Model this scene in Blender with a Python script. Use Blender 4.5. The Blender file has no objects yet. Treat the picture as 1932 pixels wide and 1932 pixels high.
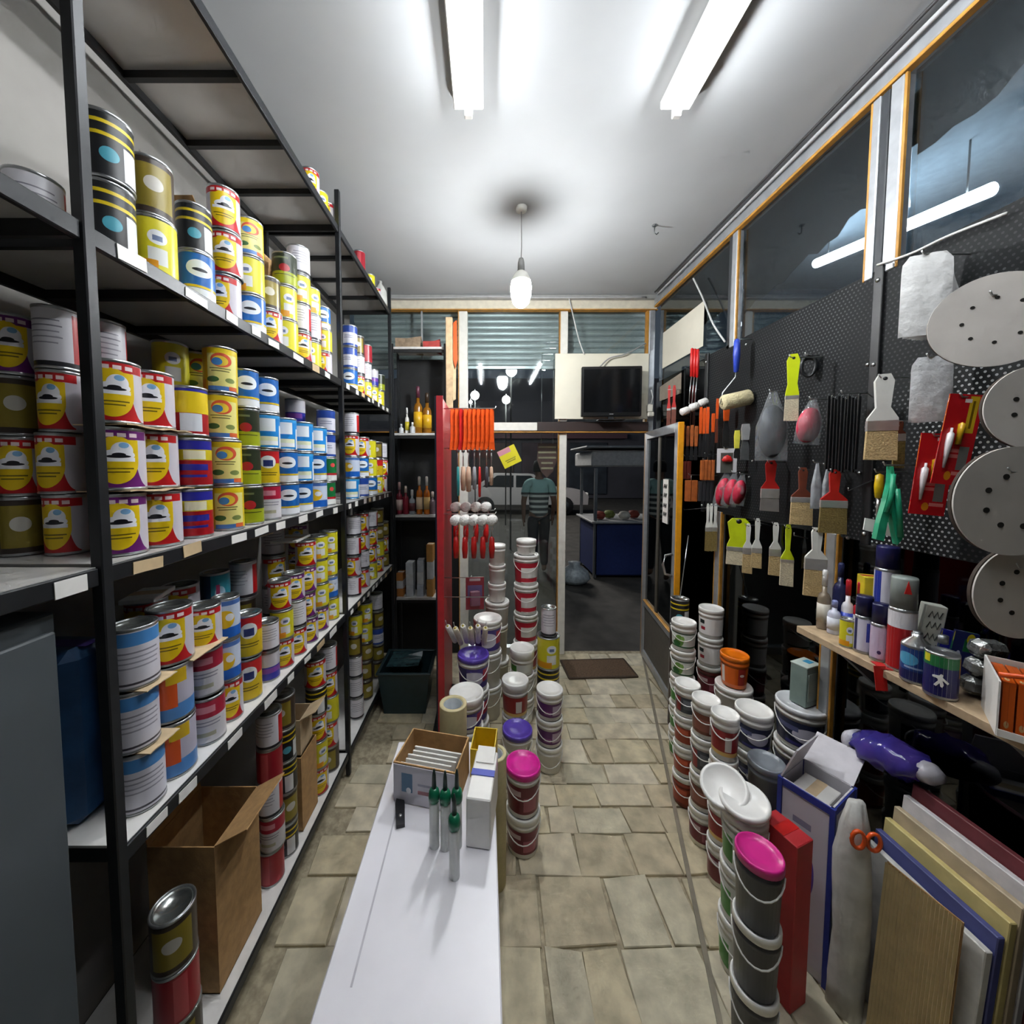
import bpy, bmesh, math, random
from mathutils import Vector, Matrix, Euler
random.seed(7)
PI = math.pi
# ------------------------------------------------------------------ camera
F, CX, HOR, PITCH = 700.0, 915.0, 882.0, math.radians(3.0)
EYE = 1.55
CYP = HOR + F * math.tan(PITCH)
sc = bpy.context.scene
col = sc.collection
cam_d = bpy.data.cameras.new('camera')
cam_d.sensor_fit = 'HORIZONTAL'; cam_d.sensor_width = 36.0
cam_d.lens = 36.0 * F / 1932.0
cam_d.shift_x = (966.0 - CX) / 1932.0
cam_d.shift_y = -(966.0 - CYP) / 1932.0
cam_d.clip_start = 0.02; cam_d.clip_end = 100
cam = bpy.data.objects.new('camera', cam_d); col.objects.link(cam)
cam.location = (0, 0, EYE); cam.rotation_euler = (PI / 2 - PITCH, 0, 0)
sc.camera = cam
# ------------------------------------------------------------------ world, exposure
w = bpy.data.worlds.new('night_sky'); sc.world = w; w.use_nodes = True
w.node_tree.nodes['Background'].inputs[0].default_value = (0.10, 0.13, 0.17, 1)
w.node_tree.nodes['Background'].inputs[1].default_value = 0.16
vs = sc.view_settings
vs.view_transform = 'Standard'; vs.look = 'None'; vs.gamma = 1.0; vs.use_curve_mapping = False
vs.exposure = 1.35
sc.cycles.use_denoising = True
sc.cycles.max_bounces = 4; sc.cycles.diffuse_bounces = 3; sc.cycles.glossy_bounces = 2; sc.cycles.transparent_max_bounces = 10
sc.cycles.use_adaptive_sampling = True; sc.cycles.adaptive_threshold = .08; sc.cycles.adaptive_min_samples = 12
sc.cycles.caustics_reflective = False; sc.cycles.caustics_refractive = False
BULB, TUBE, REFL_TUBE, STREET = 130.0, 38.0, 15.0, 22.0      # strengths of the lamps and of the added reflection tubes

# ------------------------------------------------------------------ pixel -> place helpers
_sp, _cp = math.sin(PITCH), math.cos(PITCH)
def ray(px, py):
    xc = (px - CX) / F; yc = -(py - CYP) / F
    return Vector((xc, yc * _sp + _cp, yc * _cp - _sp))
def atY(px, py, Y):
    d = ray(px, py); return Vector((0, 0, EYE)) + d * (Y / d.y)
def atX(px, py, X):
    d = ray(px, py); return Vector((0, 0, EYE)) + d * (X / d.x)
def atZ(px, py, Z):
    d = ray(px, py); return Vector((0, 0, EYE)) + d * ((Z - EYE) / d.z)
def mpp(px, py, Y):
    return (Y / ray(px, py).y) / F

# ------------------------------------------------------------------ mesh builder
class MB:
    def __init__(s):
        s.v, s.f, s.mi, s.sm, s.uv = [], [], [], [], None
    def add(s, verts, faces, mi=0, smooth=False, M=None):
        b = len(s.v)
        s.v += [tuple(M @ Vector(p)) if M is not None else tuple(p) for p in verts]
        for f in faces:
            s.f.append(tuple(b + i for i in f)); s.mi.append(mi); s.sm.append(smooth)
        return s
    def box(s, c, d, rot=(0, 0, 0), mi=0, bev=0.0):
        M = Matrix.Translation(Vector(c)) @ Euler(rot).to_matrix().to_4x4()
        x, y, z = d[0] / 2, d[1] / 2, d[2] / 2
        if bev <= 0:
            vv = [(-x, -y, -z), (x, -y, -z), (x, y, -z), (-x, y, -z), (-x, -y, z), (x, -y, z), (x, y, z), (-x, y, z)]
            ff = [(0, 3, 2, 1), (4, 5, 6, 7), (0, 1, 5, 4), (1, 2, 6, 5), (2, 3, 7, 6), (3, 0, 4, 7)]
        else:
            b = min(bev, x * .9, y * .9, z * .9)
            vv, idx = [], {}
            for sx in (-1, 1):
                for sy in (-1, 1):
                    for sz in (-1, 1):
                        for ax in range(3):
                            p = [sx * (x - b), sy * (y - b), sz * (z - b)]
                            p[ax] += (sx, sy, sz)[ax] * b
                            idx[(sx, sy, sz, ax)] = len(vv); vv.append(tuple(p))
            ff = []
            for sg in (-1, 1):
                def o(l): return l if sg > 0 else l[::-1]
                ff.append(o([idx[(sg, -1, -1, 0)], idx[(sg, 1, -1, 0)], idx[(sg, 1, 1, 0)], idx[(sg, -1, 1, 0)]]))
                ff.append(o([idx[(-1, sg, -1, 1)], idx[(-1, sg, 1, 1)], idx[(1, sg, 1, 1)], idx[(1, sg, -1, 1)]]))
                ff.append(o([idx[(-1, -1, sg, 2)], idx[(1, -1, sg, 2)], idx[(1, 1, sg, 2)], idx[(-1, 1, sg, 2)]]))
            for a in (-1, 1):
                for b2 in (-1, 1):
                    ff.append([idx[(a, b2, -1, 0)], idx[(a, b2, -1, 1)], idx[(a, b2, 1, 1)], idx[(a, b2, 1, 0)]])
                    ff.append([idx[(a, -1, b2, 0)], idx[(a, -1, b2, 2)], idx[(a, 1, b2, 2)], idx[(a, 1, b2, 0)]])
                    ff.append([idx[(-1, a, b2, 1)], idx[(-1, a, b2, 2)], idx[(1, a, b2, 2)], idx[(1, a, b2, 1)]])
            for a in (-1, 1):
                for b2 in (-1, 1):
                    for c2 in (-1, 1):
                        ff.append([idx[(a, b2, c2, 0)], idx[(a, b2, c2, 1)], idx[(a, b2, c2, 2)]])
        return s.add(vv, ff, mi, False, M)
    def lathe(s, prof, seg=24, mi=0, M=None, smooth=True, sx=1.0, sy=1.0, ring=False):
        vv, ff = [], []
        if ring: prof = list(prof) + [prof[0]]
        for r, z in prof:
            for k in range(seg):
                a = 2 * PI * k / seg
                vv.append((r * math.cos(a) * sx, r * math.sin(a) * sy, z))
        n = len(prof)
        for i in range(n - 1):
            for k in range(seg):
                k2 = (k + 1) % seg
                ff.append((i * seg + k, i * seg + k2, (i + 1) * seg + k2, (i + 1) * seg + k))
        if ring: return s.add(vv, ff, mi, smooth, M)
        if prof[0][0] > 1e-6: ff.append(tuple(range(seg))[::-1])
        if prof[-1][0] > 1e-6: ff.append(tuple((n - 1) * seg + k for k in range(seg)))
        return s.add(vv, ff, mi, smooth, M)
    def tube(s, pts, r, seg=8, mi=0, closed=False):
        pts = [Vector(p) for p in pts]; n = len(pts); vv, ff = [], []
        rr = r if isinstance(r, (list, tuple)) else [r] * n
        up = Vector((0.13, 0.27, 0.95)).normalized()
        for i, p in enumerate(pts):
            if closed: t = pts[(i + 1) % n] - pts[i - 1]
            else: t = pts[min(i + 1, n - 1)] - pts[max(i - 1, 0)]
            t.normalize()
            if abs(t.dot(up)) > .98: a = t.cross(Vector((1, .1, 0)))
            else: a = t.cross(up)
            a.normalize(); b = t.cross(a)
            for k in range(seg):
                q = 2 * PI * k / seg
                vv.append(p + a * (rr[i] * math.cos(q)) + b * (rr[i] * math.sin(q)))
        m = n if closed else n - 1
        for i in range(m):
            j = (i + 1) % n
            for k in range(seg):
                k2 = (k + 1) % seg
                ff.append((i * seg + k, i * seg + k2, j * seg + k2, j * seg + k))
        if not closed:
            ff.append(tuple(range(seg))[::-1]); ff.append(tuple((n - 1) * seg + k for k in range(seg)))
        return s.add(vv, ff, mi, True)
    def prism(s, poly, t, M=None, mi=0, y0=None):
        """poly in x,z plane, extruded along y by t (centred unless y0)"""
        a = -t / 2 if y0 is None else y0
        n = len(poly)
        vv = [(x, a, z) for x, z in poly] + [(x, a + t, z) for x, z in poly]
        ff = [tuple(range(n)), tuple(range(2 * n - 1, n - 1, -1))]
        for i in range(n):
            j = (i + 1) % n
            ff.append((j, i, n + i, n + j))
        return s.add(vv, ff, mi, False, M)
    def mesh(s, name, mats):
        me = bpy.data.meshes.new(name)
        me.from_pydata(s.v, [], s.f)
        if not isinstance(mats, (list, tuple)): mats = [mats]
        for m in mats: me.materials.append(m)
        me.polygons.foreach_set('material_index', s.mi)
        me.polygons.foreach_set('use_smooth', s.sm)
        bm = bmesh.new(); bm.from_mesh(me); bmesh.ops.recalc_face_normals(bm, faces=bm.faces); bm.to_mesh(me); bm.free()
        me.update(); return me
    def build(s, name, mats, parent=None, loc=None, rot=None):
        return link(name, s.mesh(name, mats), parent, loc, rot)

def link(name, me, parent=None, loc=None, rot=None):
    o = bpy.data.objects.new(name, me); col.objects.link(o)
    if parent is not None: o.parent = parent
    if loc is not None: o.location = loc
    if rot is not None: o.rotation_euler = rot
    return o
LABELS = {}
def tag(o, label=None, cat=None, group=None, kind=None):
    if label:
        o['label'] = label
        LABELS.setdefault(label, []).append(o.name)
        n = len(label.split())
        if n < 4 or n > 16: print('LABELLEN', n, label)
    if cat: o['category'] = cat
    if group: o['group'] = group
    if kind: o['kind'] = kind
    return o
def thing(name, label, cat, loc=(0, 0, 0), rz=0.0, group=None, rot=None):
    o = bpy.data.objects.new(name, None); col.objects.link(o)
    o.location = loc; o.rotation_euler = rot if rot else (0, 0, rz)
    o.empty_display_size = .05
    return tag(o, label, cat, group)

# ------------------------------------------------------------------ materials
def lin(h):
    if isinstance(h, (tuple, list)): return tuple(h)[:3]
    h = h.lstrip('#'); c = [int(h[i:i + 2], 16) / 255 for i in (0, 2, 4)]
    return tuple(x / 12.92 if x <= .04045 else ((x + .055) / 1.055) ** 2.4 for x in c)
MATS = {}
def mat(key, c, rough=.5, metal=0.0, var=.08, scale=25.0, bump=0.0, emit=0.0, spec=.5, c2=None, trans=0.0, alpha=1.0):
    if key in MATS: return MATS[key]
    m = bpy.data.materials.new(key); m.use_nodes = True; nt = m.node_tree; N = nt.nodes; L = nt.links
    b = N['Principled BSDF']; c = lin(c)
    tc = N.new('ShaderNodeTexCoord'); no = N.new('ShaderNodeTexNoise'); no.inputs['Scale'].default_value = scale; no.inputs['Detail'].default_value = 4
    L.new(tc.outputs['Object'], no.inputs['Vector'])
    mx = N.new('ShaderNodeMix'); mx.data_type = 'RGBA'
    A = lin(c2) if c2 else tuple(max(0, x * (1 - var)) for x in c)
    B = c if c2 else tuple(min(1, x * (1 + var)) for x in c)
    mx.inputs['A'].default_value = (*A, 1); mx.inputs['B'].default_value = (*B, 1)
    mr = N.new('ShaderNodeMapRange'); mr.inputs['From Min'].default_value = .35; mr.inputs['From Max'].default_value = .65
    L.new(no.outputs['Fac'], mr.inputs['Value']); L.new(mr.outputs['Result'], mx.inputs['Factor'])
    L.new(mx.outputs['Result'], b.inputs['Base Color'])
    b.inputs['Roughness'].default_value = rough; b.inputs['Metallic'].default_value = metal
    b.inputs['Specular IOR Level'].default_value = spec
    if emit:
        b.inputs['Emission Color'].default_value = (*c, 1); b.inputs['Emission Strength'].default_value = emit
    if bump:
        bp = N.new('ShaderNodeBump'); bp.inputs['Strength'].default_value = bump; bp.inputs['Distance'].default_value = .01
        L.new(no.outputs['Fac'], bp.inputs['Height']); L.new(bp.outputs['Normal'], b.inputs['Normal'])
    if alpha < 1: b.inputs['Alpha'].default_value = alpha
    MATS[key] = m; return m
def glass(key, tint='#ffffff', ior=1.5, film=0.0, filmcol='#20262a'):
    """clear sheet: see-through plus fresnel reflection, optional smoky film in the sheet"""
    if key in MATS: return MATS[key]
    m = bpy.data.materials.new(key); m.use_nodes = True; nt = m.node_tree; N = nt.nodes; L = nt.links
    for n in list(N): N.remove(n)
    out = N.new('ShaderNodeOutputMaterial'); mx = N.new('ShaderNodeMixShader'); tr = N.new('ShaderNodeBsdfTransparent'); gl = N.new('ShaderNodeBsdfGlossy'); lw = N.new('ShaderNodeLayerWeight'); lw.inputs['Blend'].default_value = .5
    tr.inputs['Color'].default_value = (*lin(tint), 1); gl.inputs['Roughness'].default_value = .03
    r0 = ((ior - 1) / (ior + 1)) ** 2
    pw = N.new('ShaderNodeMath'); pw.operation = 'POWER'; pw.inputs[1].default_value = 4.0; L.new(lw.outputs['Facing'], pw.inputs[0])
    fr = N.new('ShaderNodeMapRange'); fr.inputs[3].default_value = r0; fr.inputs[4].default_value = .9; L.new(pw.outputs[0], fr.inputs[0])
    gl.inputs['Color'].default_value = (.9, .93, .95, 1)
    src = tr
    if film:
        di = N.new('ShaderNodeBsdfDiffuse'); di.inputs['Color'].default_value = (*lin(filmcol), 1)
        m2 = N.new('ShaderNodeMixShader'); m2.inputs[0].default_value = film
        L.new(tr.outputs[0], m2.inputs[1]); L.new(di.outputs[0], m2.inputs[2]); src = m2
    L.new(fr.outputs[0], mx.inputs[0]); L.new(src.outputs[0], mx.inputs[1]); L.new(gl.outputs[0], mx.inputs[2]); L.new(mx.outputs[0], out.inputs['Surface'])
    MATS[key] = m; return m
def print_mat(key, base, layers, rough=.35, metal=0.0):
    """flat print on a UV wrap: u in -1..1 (0 = front), v in 0..1; layers ('r'|'e', uc, vc, hu, hv, colour)"""
    if key in MATS: return MATS[key]
    m = bpy.data.materials.new(key); m.use_nodes = True; nt = m.node_tree; N = nt.nodes; L = nt.links
    b = N['Principled BSDF']; b.inputs['Roughness'].default_value = rough; b.inputs['Metallic'].default_value = metal
    uv = N.new('ShaderNodeUVMap'); uv.uv_map = 'wrap'
    sp = N.new('ShaderNodeSeparateXYZ'); L.new(uv.outputs[0], sp.inputs[0])
    def M(op, a, bb=None, clamp=False):
        n = N.new('ShaderNodeMath'); n.operation = op
        for i, x in enumerate((a, bb)):
            if x is None: continue
            if isinstance(x, (int, float)): n.inputs[i].default_value = x
            else: L.new(x, n.inputs[i])
        return n.outputs[0]
    rgb = N.new('ShaderNodeRGB'); rgb.outputs[0].default_value = (*lin(base), 1); cur = rgb.outputs[0]
    for k, uc, vc, hu, hv, c in layers:
        du = M('DIVIDE', M('SUBTRACT', sp.outputs[0], uc), hu); dv = M('DIVIDE', M('SUBTRACT', sp.outputs[1], vc), hv)
        if k == 'r': d = M('MAXIMUM', M('ABSOLUTE', du), M('ABSOLUTE', dv))
        else: d = M('ADD', M('MULTIPLY', du, du), M('MULTIPLY', dv, dv))
        mask = M('LESS_THAN', d, 1.0)
        mx = N.new('ShaderNodeMix'); mx.data_type = 'RGBA'; L.new(mask, mx.inputs['Factor']); L.new(cur, mx.inputs['A']); mx.inputs['B'].default_value = (*lin(c), 1); cur = mx.outputs['Result']
    L.new(cur, b.inputs['Base Color'])
    MATS[key] = m; return m
def wrap_mesh(name, r0, r1, z0, z1, m, seg=28, u0=-1.0, u1=1.0):
    """label band with UV; u=0 faces local -Y"""
    vv, ff, uvs = [], [], []
    for k in range(seg + 1):
        u = u0 + (u1 - u0) * k / seg; a = -PI / 2 + u * PI
        vv += [(r0 * math.cos(a), r0 * math.sin(a), z0), (r1 * math.cos(a), r1 * math.sin(a), z1)]
    for k in range(seg):
        ff.append((2 * k, 2 * k + 2, 2 * k + 3, 2 * k + 1))
        ua, ub = u0 + (u1 - u0) * k / seg, u0 + (u1 - u0) * (k + 1) / seg
        uvs += [(ua, 0), (ub, 0), (ub, 1), (ua, 1)]
    me = bpy.data.meshes.new(name); me.from_pydata(vv, [], ff); me.materials.append(m)
    ul = me.uv_layers.new(name='wrap')
    for i, q in enumerate(uvs): ul.data[i].uv = q
    me.polygons.foreach_set('use_smooth', [True] * len(ff)); me.update(); return me
def panel_mesh(name, w_, h_, m, t=.0015):
    """thin printed card in x,z facing -y with UV -1..1 / 0..1 on the front"""
    x, y = w_ / 2, t / 2
    vv = [(-x, -y, 0), (x, -y, 0), (x, -y, h_), (-x, -y, h_), (-x, y, 0), (x, y, 0), (x, y, h_), (-x, y, h_)]
    ff = [(0, 1, 2, 3), (5, 4, 7, 6), (1, 5, 6, 2), (4, 0, 3, 7), (3, 2, 6, 7), (4, 5, 1, 0)]
    me = bpy.data.meshes.new(name); me.from_pydata(vv, [], ff); me.materials.append(m)
    ul = me.uv_layers.new(name='wrap')
    cs = [(-1, 0), (1, 0), (1, 1), (-1, 1)]
    for i in range(24): ul.data[i].uv = cs[i % 4]
    me.update(); return me

# shared plain materials
BLK = mat('black_powder_coat', '#1b1c1e', .45, var=.15)
STEEL = mat('tin_steel', '#b5b8ba', .28, .9, .1)
DSTEEL = mat('dull_steel', '#7d8082', .4, .8)
WIRE = mat('bright_wire', '#c8c9c8', .3, .9)
WHITE = mat('white_plastic', '#eceae6', .35, var=.03)
OFFW = mat('off_white_plastic', '#d8d4c8', .4, var=.05)
CARD = mat('brown_cardboard', '#b58e5e', .85, var=.12, bump=.15, scale=40)
CARDL = mat('pale_cardboard', '#cdb592', .85, var=.1)
PAPER = mat('white_paper', '#e9e7e2', .7, var=.04)
ALU = mat('aluminium_frame', '#b9bcc0', .4, .6, .08)
CREAM = mat('cream_painted_frame', '#d9d2bf', .5, var=.07)
ORANGEF = mat('orange_edge_paint', '#c08a3a', .5, var=.15)
CLEAR = glass('clear_bag_plastic', '#f4f6f8', 1.6, .16, '#dfe3e6')
# ------------------------------------------------------------------ setting
XR, YB, ZC, XL, YN = 1.36, 3.03, 2.90, -1.08, -1.60
def struct(name, mb, mats, parent=None, **k):
    o = mb.build(name, mats, parent, **k)
    if parent is None: o['kind'] = 'structure'
    return o
def sroot(name, label=None):
    o = bpy.data.objects.new(name, None); col.objects.link(o); o['kind'] = 'structure'
    if label: o['label'] = label
    return o
CEIL = mat('ceiling_paint', '#b9bbbd', .75, var=.03, scale=3)
WALLP = mat('left_wall_paint', '#8f8c88', .7, var=.06, scale=6)
GROUT = mat('floor_grout', '#a39880', .95, var=.25, scale=40, bump=.3)
struct('ceiling', MB().box(((XL + XR) / 2, (YN + YB) / 2, ZC + .03), (XR - XL + .3, YB - YN + .3, .06)), CEIL)
struct('wall_left', MB().box((XL - .03, (YN + YB) / 2, ZC / 2), (.06, YB - YN, ZC)), WALLP)
struct('wall_rear', MB().box(((XL + XR) / 2, YN - .03, ZC / 2), (XR - XL + .2, .06, ZC)), WALLP)
floor = struct('floor', MB().box(((XL + XR) / 2, (YN + YB) / 2, -.035), (XR - XL + .1, YB - YN + .1, .05)), GROUT)
# worn stone slabs, each a piece of the floor
tile_m = [mat('stone_slab_%d' % i, c, .75, var=.2, scale=14, bump=.2) for i, c in enumerate(('#c9bea4', '#c2b698', '#cdc4ad', '#b9ad92', '#c6bb9e', '#bfb79f'))]
rt = random.Random(3)
y = .42
while y < 3.0:
    dy = rt.uniform(.12, .22); x = -.62 + rt.uniform(-.1, .1)
    while x < 1.32:
        dx = rt.uniform(.12, .28)
        g = .003; j = lambda: rt.uniform(-.009, .009)
        x1 = min(x + dx, 1.34); y1 = min(y + dy, 3.02)
        if x1 - x > .05 and y1 - y > .05:
            q = [(x + g + j(), y + g + j()), (x1 - g + j(), y + g + j()), (x1 - g + j(), y1 - g + j()), (x + g + j(), y1 - g + j())]
            mb = MB(); h = rt.uniform(-.002, .0)
            cx, cy = sum(p[0] for p in q) / 4, sum(p[1] for p in q) / 4
            lo = [(a, b, -.012) for a, b in q]; hi = [(a, b, h - .003) for a, b in q]; tp = [(cx + (a - cx) * .98, cy + (b - cy) * .98, h) for a, b in q]
            ff = [(8, 9, 10, 11)]
            for i in range(4):
                k = (i + 1) % 4
                ff += [(i, k, 4 + k, 4 + i), (4 + i, 4 + k, 8 + k, 8 + i)]
            mb.add(lo + hi + tp, ff); mb.build('stone_slab', rt.choice(tile_m), floor)
        x += dx
    y += dy
# metal strip let into the floor along the right side
p1, p2 = Vector((1.29, 2.95, 0)), Vector((.834, 1.517, 0)); p3 = p2 + (p2 - p1) * .6
mb = MB(); d = (p3 - p1).normalized(); n = Vector((-d.y, d.x, 0)) * .008
mb.add([p1 - n, p1 + n, p3 + n, p3 - n] + [p + Vector((0, 0, .004)) for p in (p1 - n, p1 + n, p3 + n, p3 - n)], [(0, 1, 2, 3), (4, 5, 6, 7), (0, 1, 5, 4), (1, 2, 6, 5), (2, 3, 7, 6), (3, 0, 4, 7)])
struct('trim_1', mb, mat('floor_strip', '#8d8576', .6, .3))

# --- shopfront at the back
back = sroot('wall_back')
PALE = mat('white_painted_post', '#dcdad2', .45, var=.05)
DBRN = mat('dark_brown_beam', '#2c1d1a', .55, var=.15)
struct('header_beam', MB().box(((XL + XR) / 2, YB, 2.835), (XR - XL, .07, .07), bev=.006), CREAM, back)
struct('header_edge', MB().box(((XL + XR) / 2, YB - .02, 2.792), (XR - XL, .05, .007)), ORANGEF, back)
struct('cable_trunking', MB().box(((XL + XR) / 2, YB - .045, 2.882), (XR - XL, .04, .03), bev=.004), mat('grey_trunking', '#a3a3a1', .5), back)
def post(x, z0, z1, wd, m, o=ORANGEF):
    struct('mullion', MB().box((x, YB, (z0 + z1) / 2), (wd, .06, z1 - z0), bev=.004), m, back)
    struct('mullion_edge', MB().box((x - wd / 2 - .0025, YB - .01, (z0 + z1) / 2), (.005, .05, z1 - z0)), o, back)
post(-.173, 0, 2.785, .07, PALE)
post(.628, 1.92, 2.785, .062, PALE); post(.628, 0, 1.84, .062, PALE)
struct('corner_post', MB().box((1.325, YB - .01, 1.4), (.05, .05, 2.8), bev=.006), ALU, back)
struct('corner_post_edge', MB().box((1.29, YB - .01, 2.32), (.014, .04, .94)), ORANGEF, back)
a, b, c = atY(925, 805, YB - .04).x, atY(1013, 805, YB - .04).x, 1.30
struct('transom_beam', MB().box(((-.14 + b) / 2, YB - .03, 1.875), (b + .14, .06, .065), bev=.003), PALE, back)
struct('transom_beam', MB().box(((b + c) / 2, YB - .03, 1.875), (c - b, .06, .075), bev=.003), DBRN, back)
struct('transom_edge', MB().box(((XL + c) / 2, YB - .03, 1.832), (c - XL, .06, .008)), ORANGEF, back)
GL = glass('shopfront_glass', '#eef3f3', 1.6)
GLD = glass('smoked_glass', '#8a9296', 1.6)
k = 0
for x0, x1, z0, z1, g in ((XL, -.21, 1.86, 2.79, GL), (-.135, .595, 1.9, 2.79, GL), (.66, 1.28, 1.92, 2.79, GL), (-.135, .595, .06, 1.83, GL)):
    k += 1
    wn = sroot('window_%d' % k)
    struct('pane', MB().box(((x0 + x1) / 2, YB, (z0 + z1) / 2), (x1 - x0, .006, z1 - z0)), g, wn)
struct('sill_board', MB().box((.23, YB, .03), (.74, .06, .06)), ALU, back)
struct('dark_panel', MB().box(((XL - .21) / 2, YB, .92), (-.21 - XL, .04, 1.82)), mat('dark_board', '#15171a', .6), back)
struct('glazing_bar', MB().box((atY(796, 600, YB - .01).x, YB - .01, 2.5), (.012, .02, .58)), ALU, back)
# roller shutter, half rolled up outside
sh = tag(bpy.data.objects.new('roller_shutter', None), 'grey slatted roller shutter half rolled up outside the back windows', 'shutter'); col.objects.link(sh)
SLAT = mat('shutter_slat', '#c6cccc', .45, .35, .06)
prof = [(0, 0), (.012, .008), (.016, .022), (.012, .038), (0, .048), (-.004, .048), (-.004, 0)]
me = None
for i in range(11):
    if me is None:
        mb = MB(); L_ = 2.5
        vv = [(-L_ / 2, -y_, z_) for y_, z_ in prof] + [(L_ / 2, -y_, z_) for y_, z_ in prof]; n = len(prof)
        mb.add(vv, [tuple(range(n)), tuple(range(2 * n - 1, n - 1, -1))] + [(j, (j + 1) % n, n + (j + 1) % n, n + j) for j in range(n)])
        me = mb.mesh('slat', SLAT)
    link('slat', me, sh, (.15, 3.2, 2.41 + i * .05))
MB().box((.15, 3.2, 2.395), (2.5, .03, .022)).build('bottom_bar', mat('shutter_bar', '#dfe3e4', .3, .5), sh)

# --- right wall: glazed frames with black perforated board
rw = sroot('wall_right')
def rbox(name, y0, y1, z0, z1, t, m, x=XR, parent=rw):
    return struct(name, MB().box((x, (y0 + y1) / 2, (z0 + z1) / 2), (t, abs(y1 - y0), z1 - z0), bev=.003), m, parent)
rbox('top_rail', YN, YB - .04, 2.82, 2.89, .06, ALU)
rbox('top_rail_edge', YN, YB - .04, 2.808, 2.82, .03, ORANGEF, XR - .014)
rbox('kerb', YN, YB - .04, 0, .12, .08, mat('kerb_concrete', '#7d7466', .9, var=.2))
rbox('sill_rail', YN, YB - .04, .12, .15, .05, ALU)
YM = (2.056, 1.278, .45, -.6)
for ym in YM:
    rbox('mullion', ym - .034, ym + .004, 2.20, 2.80, .04, ALU, XR - .01)
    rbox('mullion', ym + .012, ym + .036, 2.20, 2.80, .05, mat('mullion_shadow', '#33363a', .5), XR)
    rbox('mullion_edge', ym - .042, ym - .034, 2.20, 2.80, .014, ORANGEF, XR - .022)
rbox('mullion', 1.278 + .036, 1.278 + .062, 2.20, 2.80, .04, ALU, XR - .01)
rbox('mullion_edge', 1.278 + .062, 1.278 + .07, 2.20, 2.80, .014, ORANGEF, XR - .022)
for ym in (2.10, 1.41, .55):
    rbox('mullion', ym - .02, ym + .02, .15, 1.30, .05, ALU, XR - .01)
    rbox('mullion_edge', ym + .02, ym + .029, .15, 1.30, .02, ORANGEF, XR - .024)
    rbox('mullion_edge', ym - .029, ym - .02, .15, 1.30, .02, ORANGEF, XR - .024)
GLU = glass('upper_side_glass', '#c4ccd0', 1.8)
GLB = glass('lower_side_glass', '#2a2e31', 1.55)
prev = YB - .05; k = 4
for ym in YM + (YN,):
    k += 1; wn = sroot('window_%d' % k)
    rbox('pane', ym + .036, prev - .042, 2.22, 2.80, .005, GLU, XR, wn); prev = ym
wn = sroot('window_9'); rbox('pane', YN, YB - .05, .15, 1.30, .006, GLB, XR, wn)
wn = sroot('window_10'); rbox('pane', 2.26, YB - .05, 1.30, 2.22, .006, GLB, XR, wn)
# torn sheets of dark film on the upper side panes
FILM = mat('torn_dark_film', '#2b3133', .55, var=.25, scale=9)
PFILM = mat('grey_plaster_lintel', '#6f746c', .8, var=.2, scale=18)
rf = random.Random(11)
def jag(y0, y1, za, zb, ztop):
    pts = [(y0, ztop), (y1, ztop)]; n = 16
    for i in range(n + 1):
        t = i / n; pts.append((y1 + (y0 - y1) * t, zb + (za - zb) * t + rf.uniform(-.022, .022)))
    return pts
Mx = lambda x: Matrix(((0, 1, 0, x), (1, 0, 0, 0), (0, 0, 1, 0), (0, 0, 0, 1)))
for y0, y1, za, zb in ((1.32, 2.01, 2.50, 2.36), (.5, 1.23, 2.70, 2.52), (2.1, 2.95, 2.42, 2.50)):
    struct('torn_film', MB().prism(jag(y0, y1, za, zb, 2.79), .002, Mx(XR + .012)), FILM, rw)
rbox('outer_lintel', YN, 2.95, 2.66, 2.80, .05, PFILM, XR + .10)
# perforated board
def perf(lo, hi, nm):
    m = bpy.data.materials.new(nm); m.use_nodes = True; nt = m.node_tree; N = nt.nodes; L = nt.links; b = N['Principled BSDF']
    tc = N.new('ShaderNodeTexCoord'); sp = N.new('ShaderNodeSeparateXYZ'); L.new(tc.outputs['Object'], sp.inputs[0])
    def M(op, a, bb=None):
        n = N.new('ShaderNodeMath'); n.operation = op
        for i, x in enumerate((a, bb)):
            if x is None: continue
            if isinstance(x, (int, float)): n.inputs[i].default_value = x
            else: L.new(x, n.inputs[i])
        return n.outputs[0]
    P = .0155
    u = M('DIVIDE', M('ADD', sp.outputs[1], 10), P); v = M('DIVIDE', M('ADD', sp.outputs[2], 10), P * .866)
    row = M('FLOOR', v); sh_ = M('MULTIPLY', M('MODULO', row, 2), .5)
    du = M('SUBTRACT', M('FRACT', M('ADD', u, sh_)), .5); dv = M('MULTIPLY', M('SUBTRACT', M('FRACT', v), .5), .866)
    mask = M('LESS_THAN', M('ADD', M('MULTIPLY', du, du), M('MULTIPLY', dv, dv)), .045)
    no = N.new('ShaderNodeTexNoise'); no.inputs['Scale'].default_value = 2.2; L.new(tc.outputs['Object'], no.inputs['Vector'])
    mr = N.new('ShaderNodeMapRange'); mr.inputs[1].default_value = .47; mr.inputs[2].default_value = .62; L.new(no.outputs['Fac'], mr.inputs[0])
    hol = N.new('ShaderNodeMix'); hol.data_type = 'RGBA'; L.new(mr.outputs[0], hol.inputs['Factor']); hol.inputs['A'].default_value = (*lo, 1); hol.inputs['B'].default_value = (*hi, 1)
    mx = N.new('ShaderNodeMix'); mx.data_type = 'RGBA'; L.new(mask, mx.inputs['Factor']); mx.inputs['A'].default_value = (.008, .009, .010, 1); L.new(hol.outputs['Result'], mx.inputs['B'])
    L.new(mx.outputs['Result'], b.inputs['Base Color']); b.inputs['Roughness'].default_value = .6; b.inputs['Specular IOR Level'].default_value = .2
    return m
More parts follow.
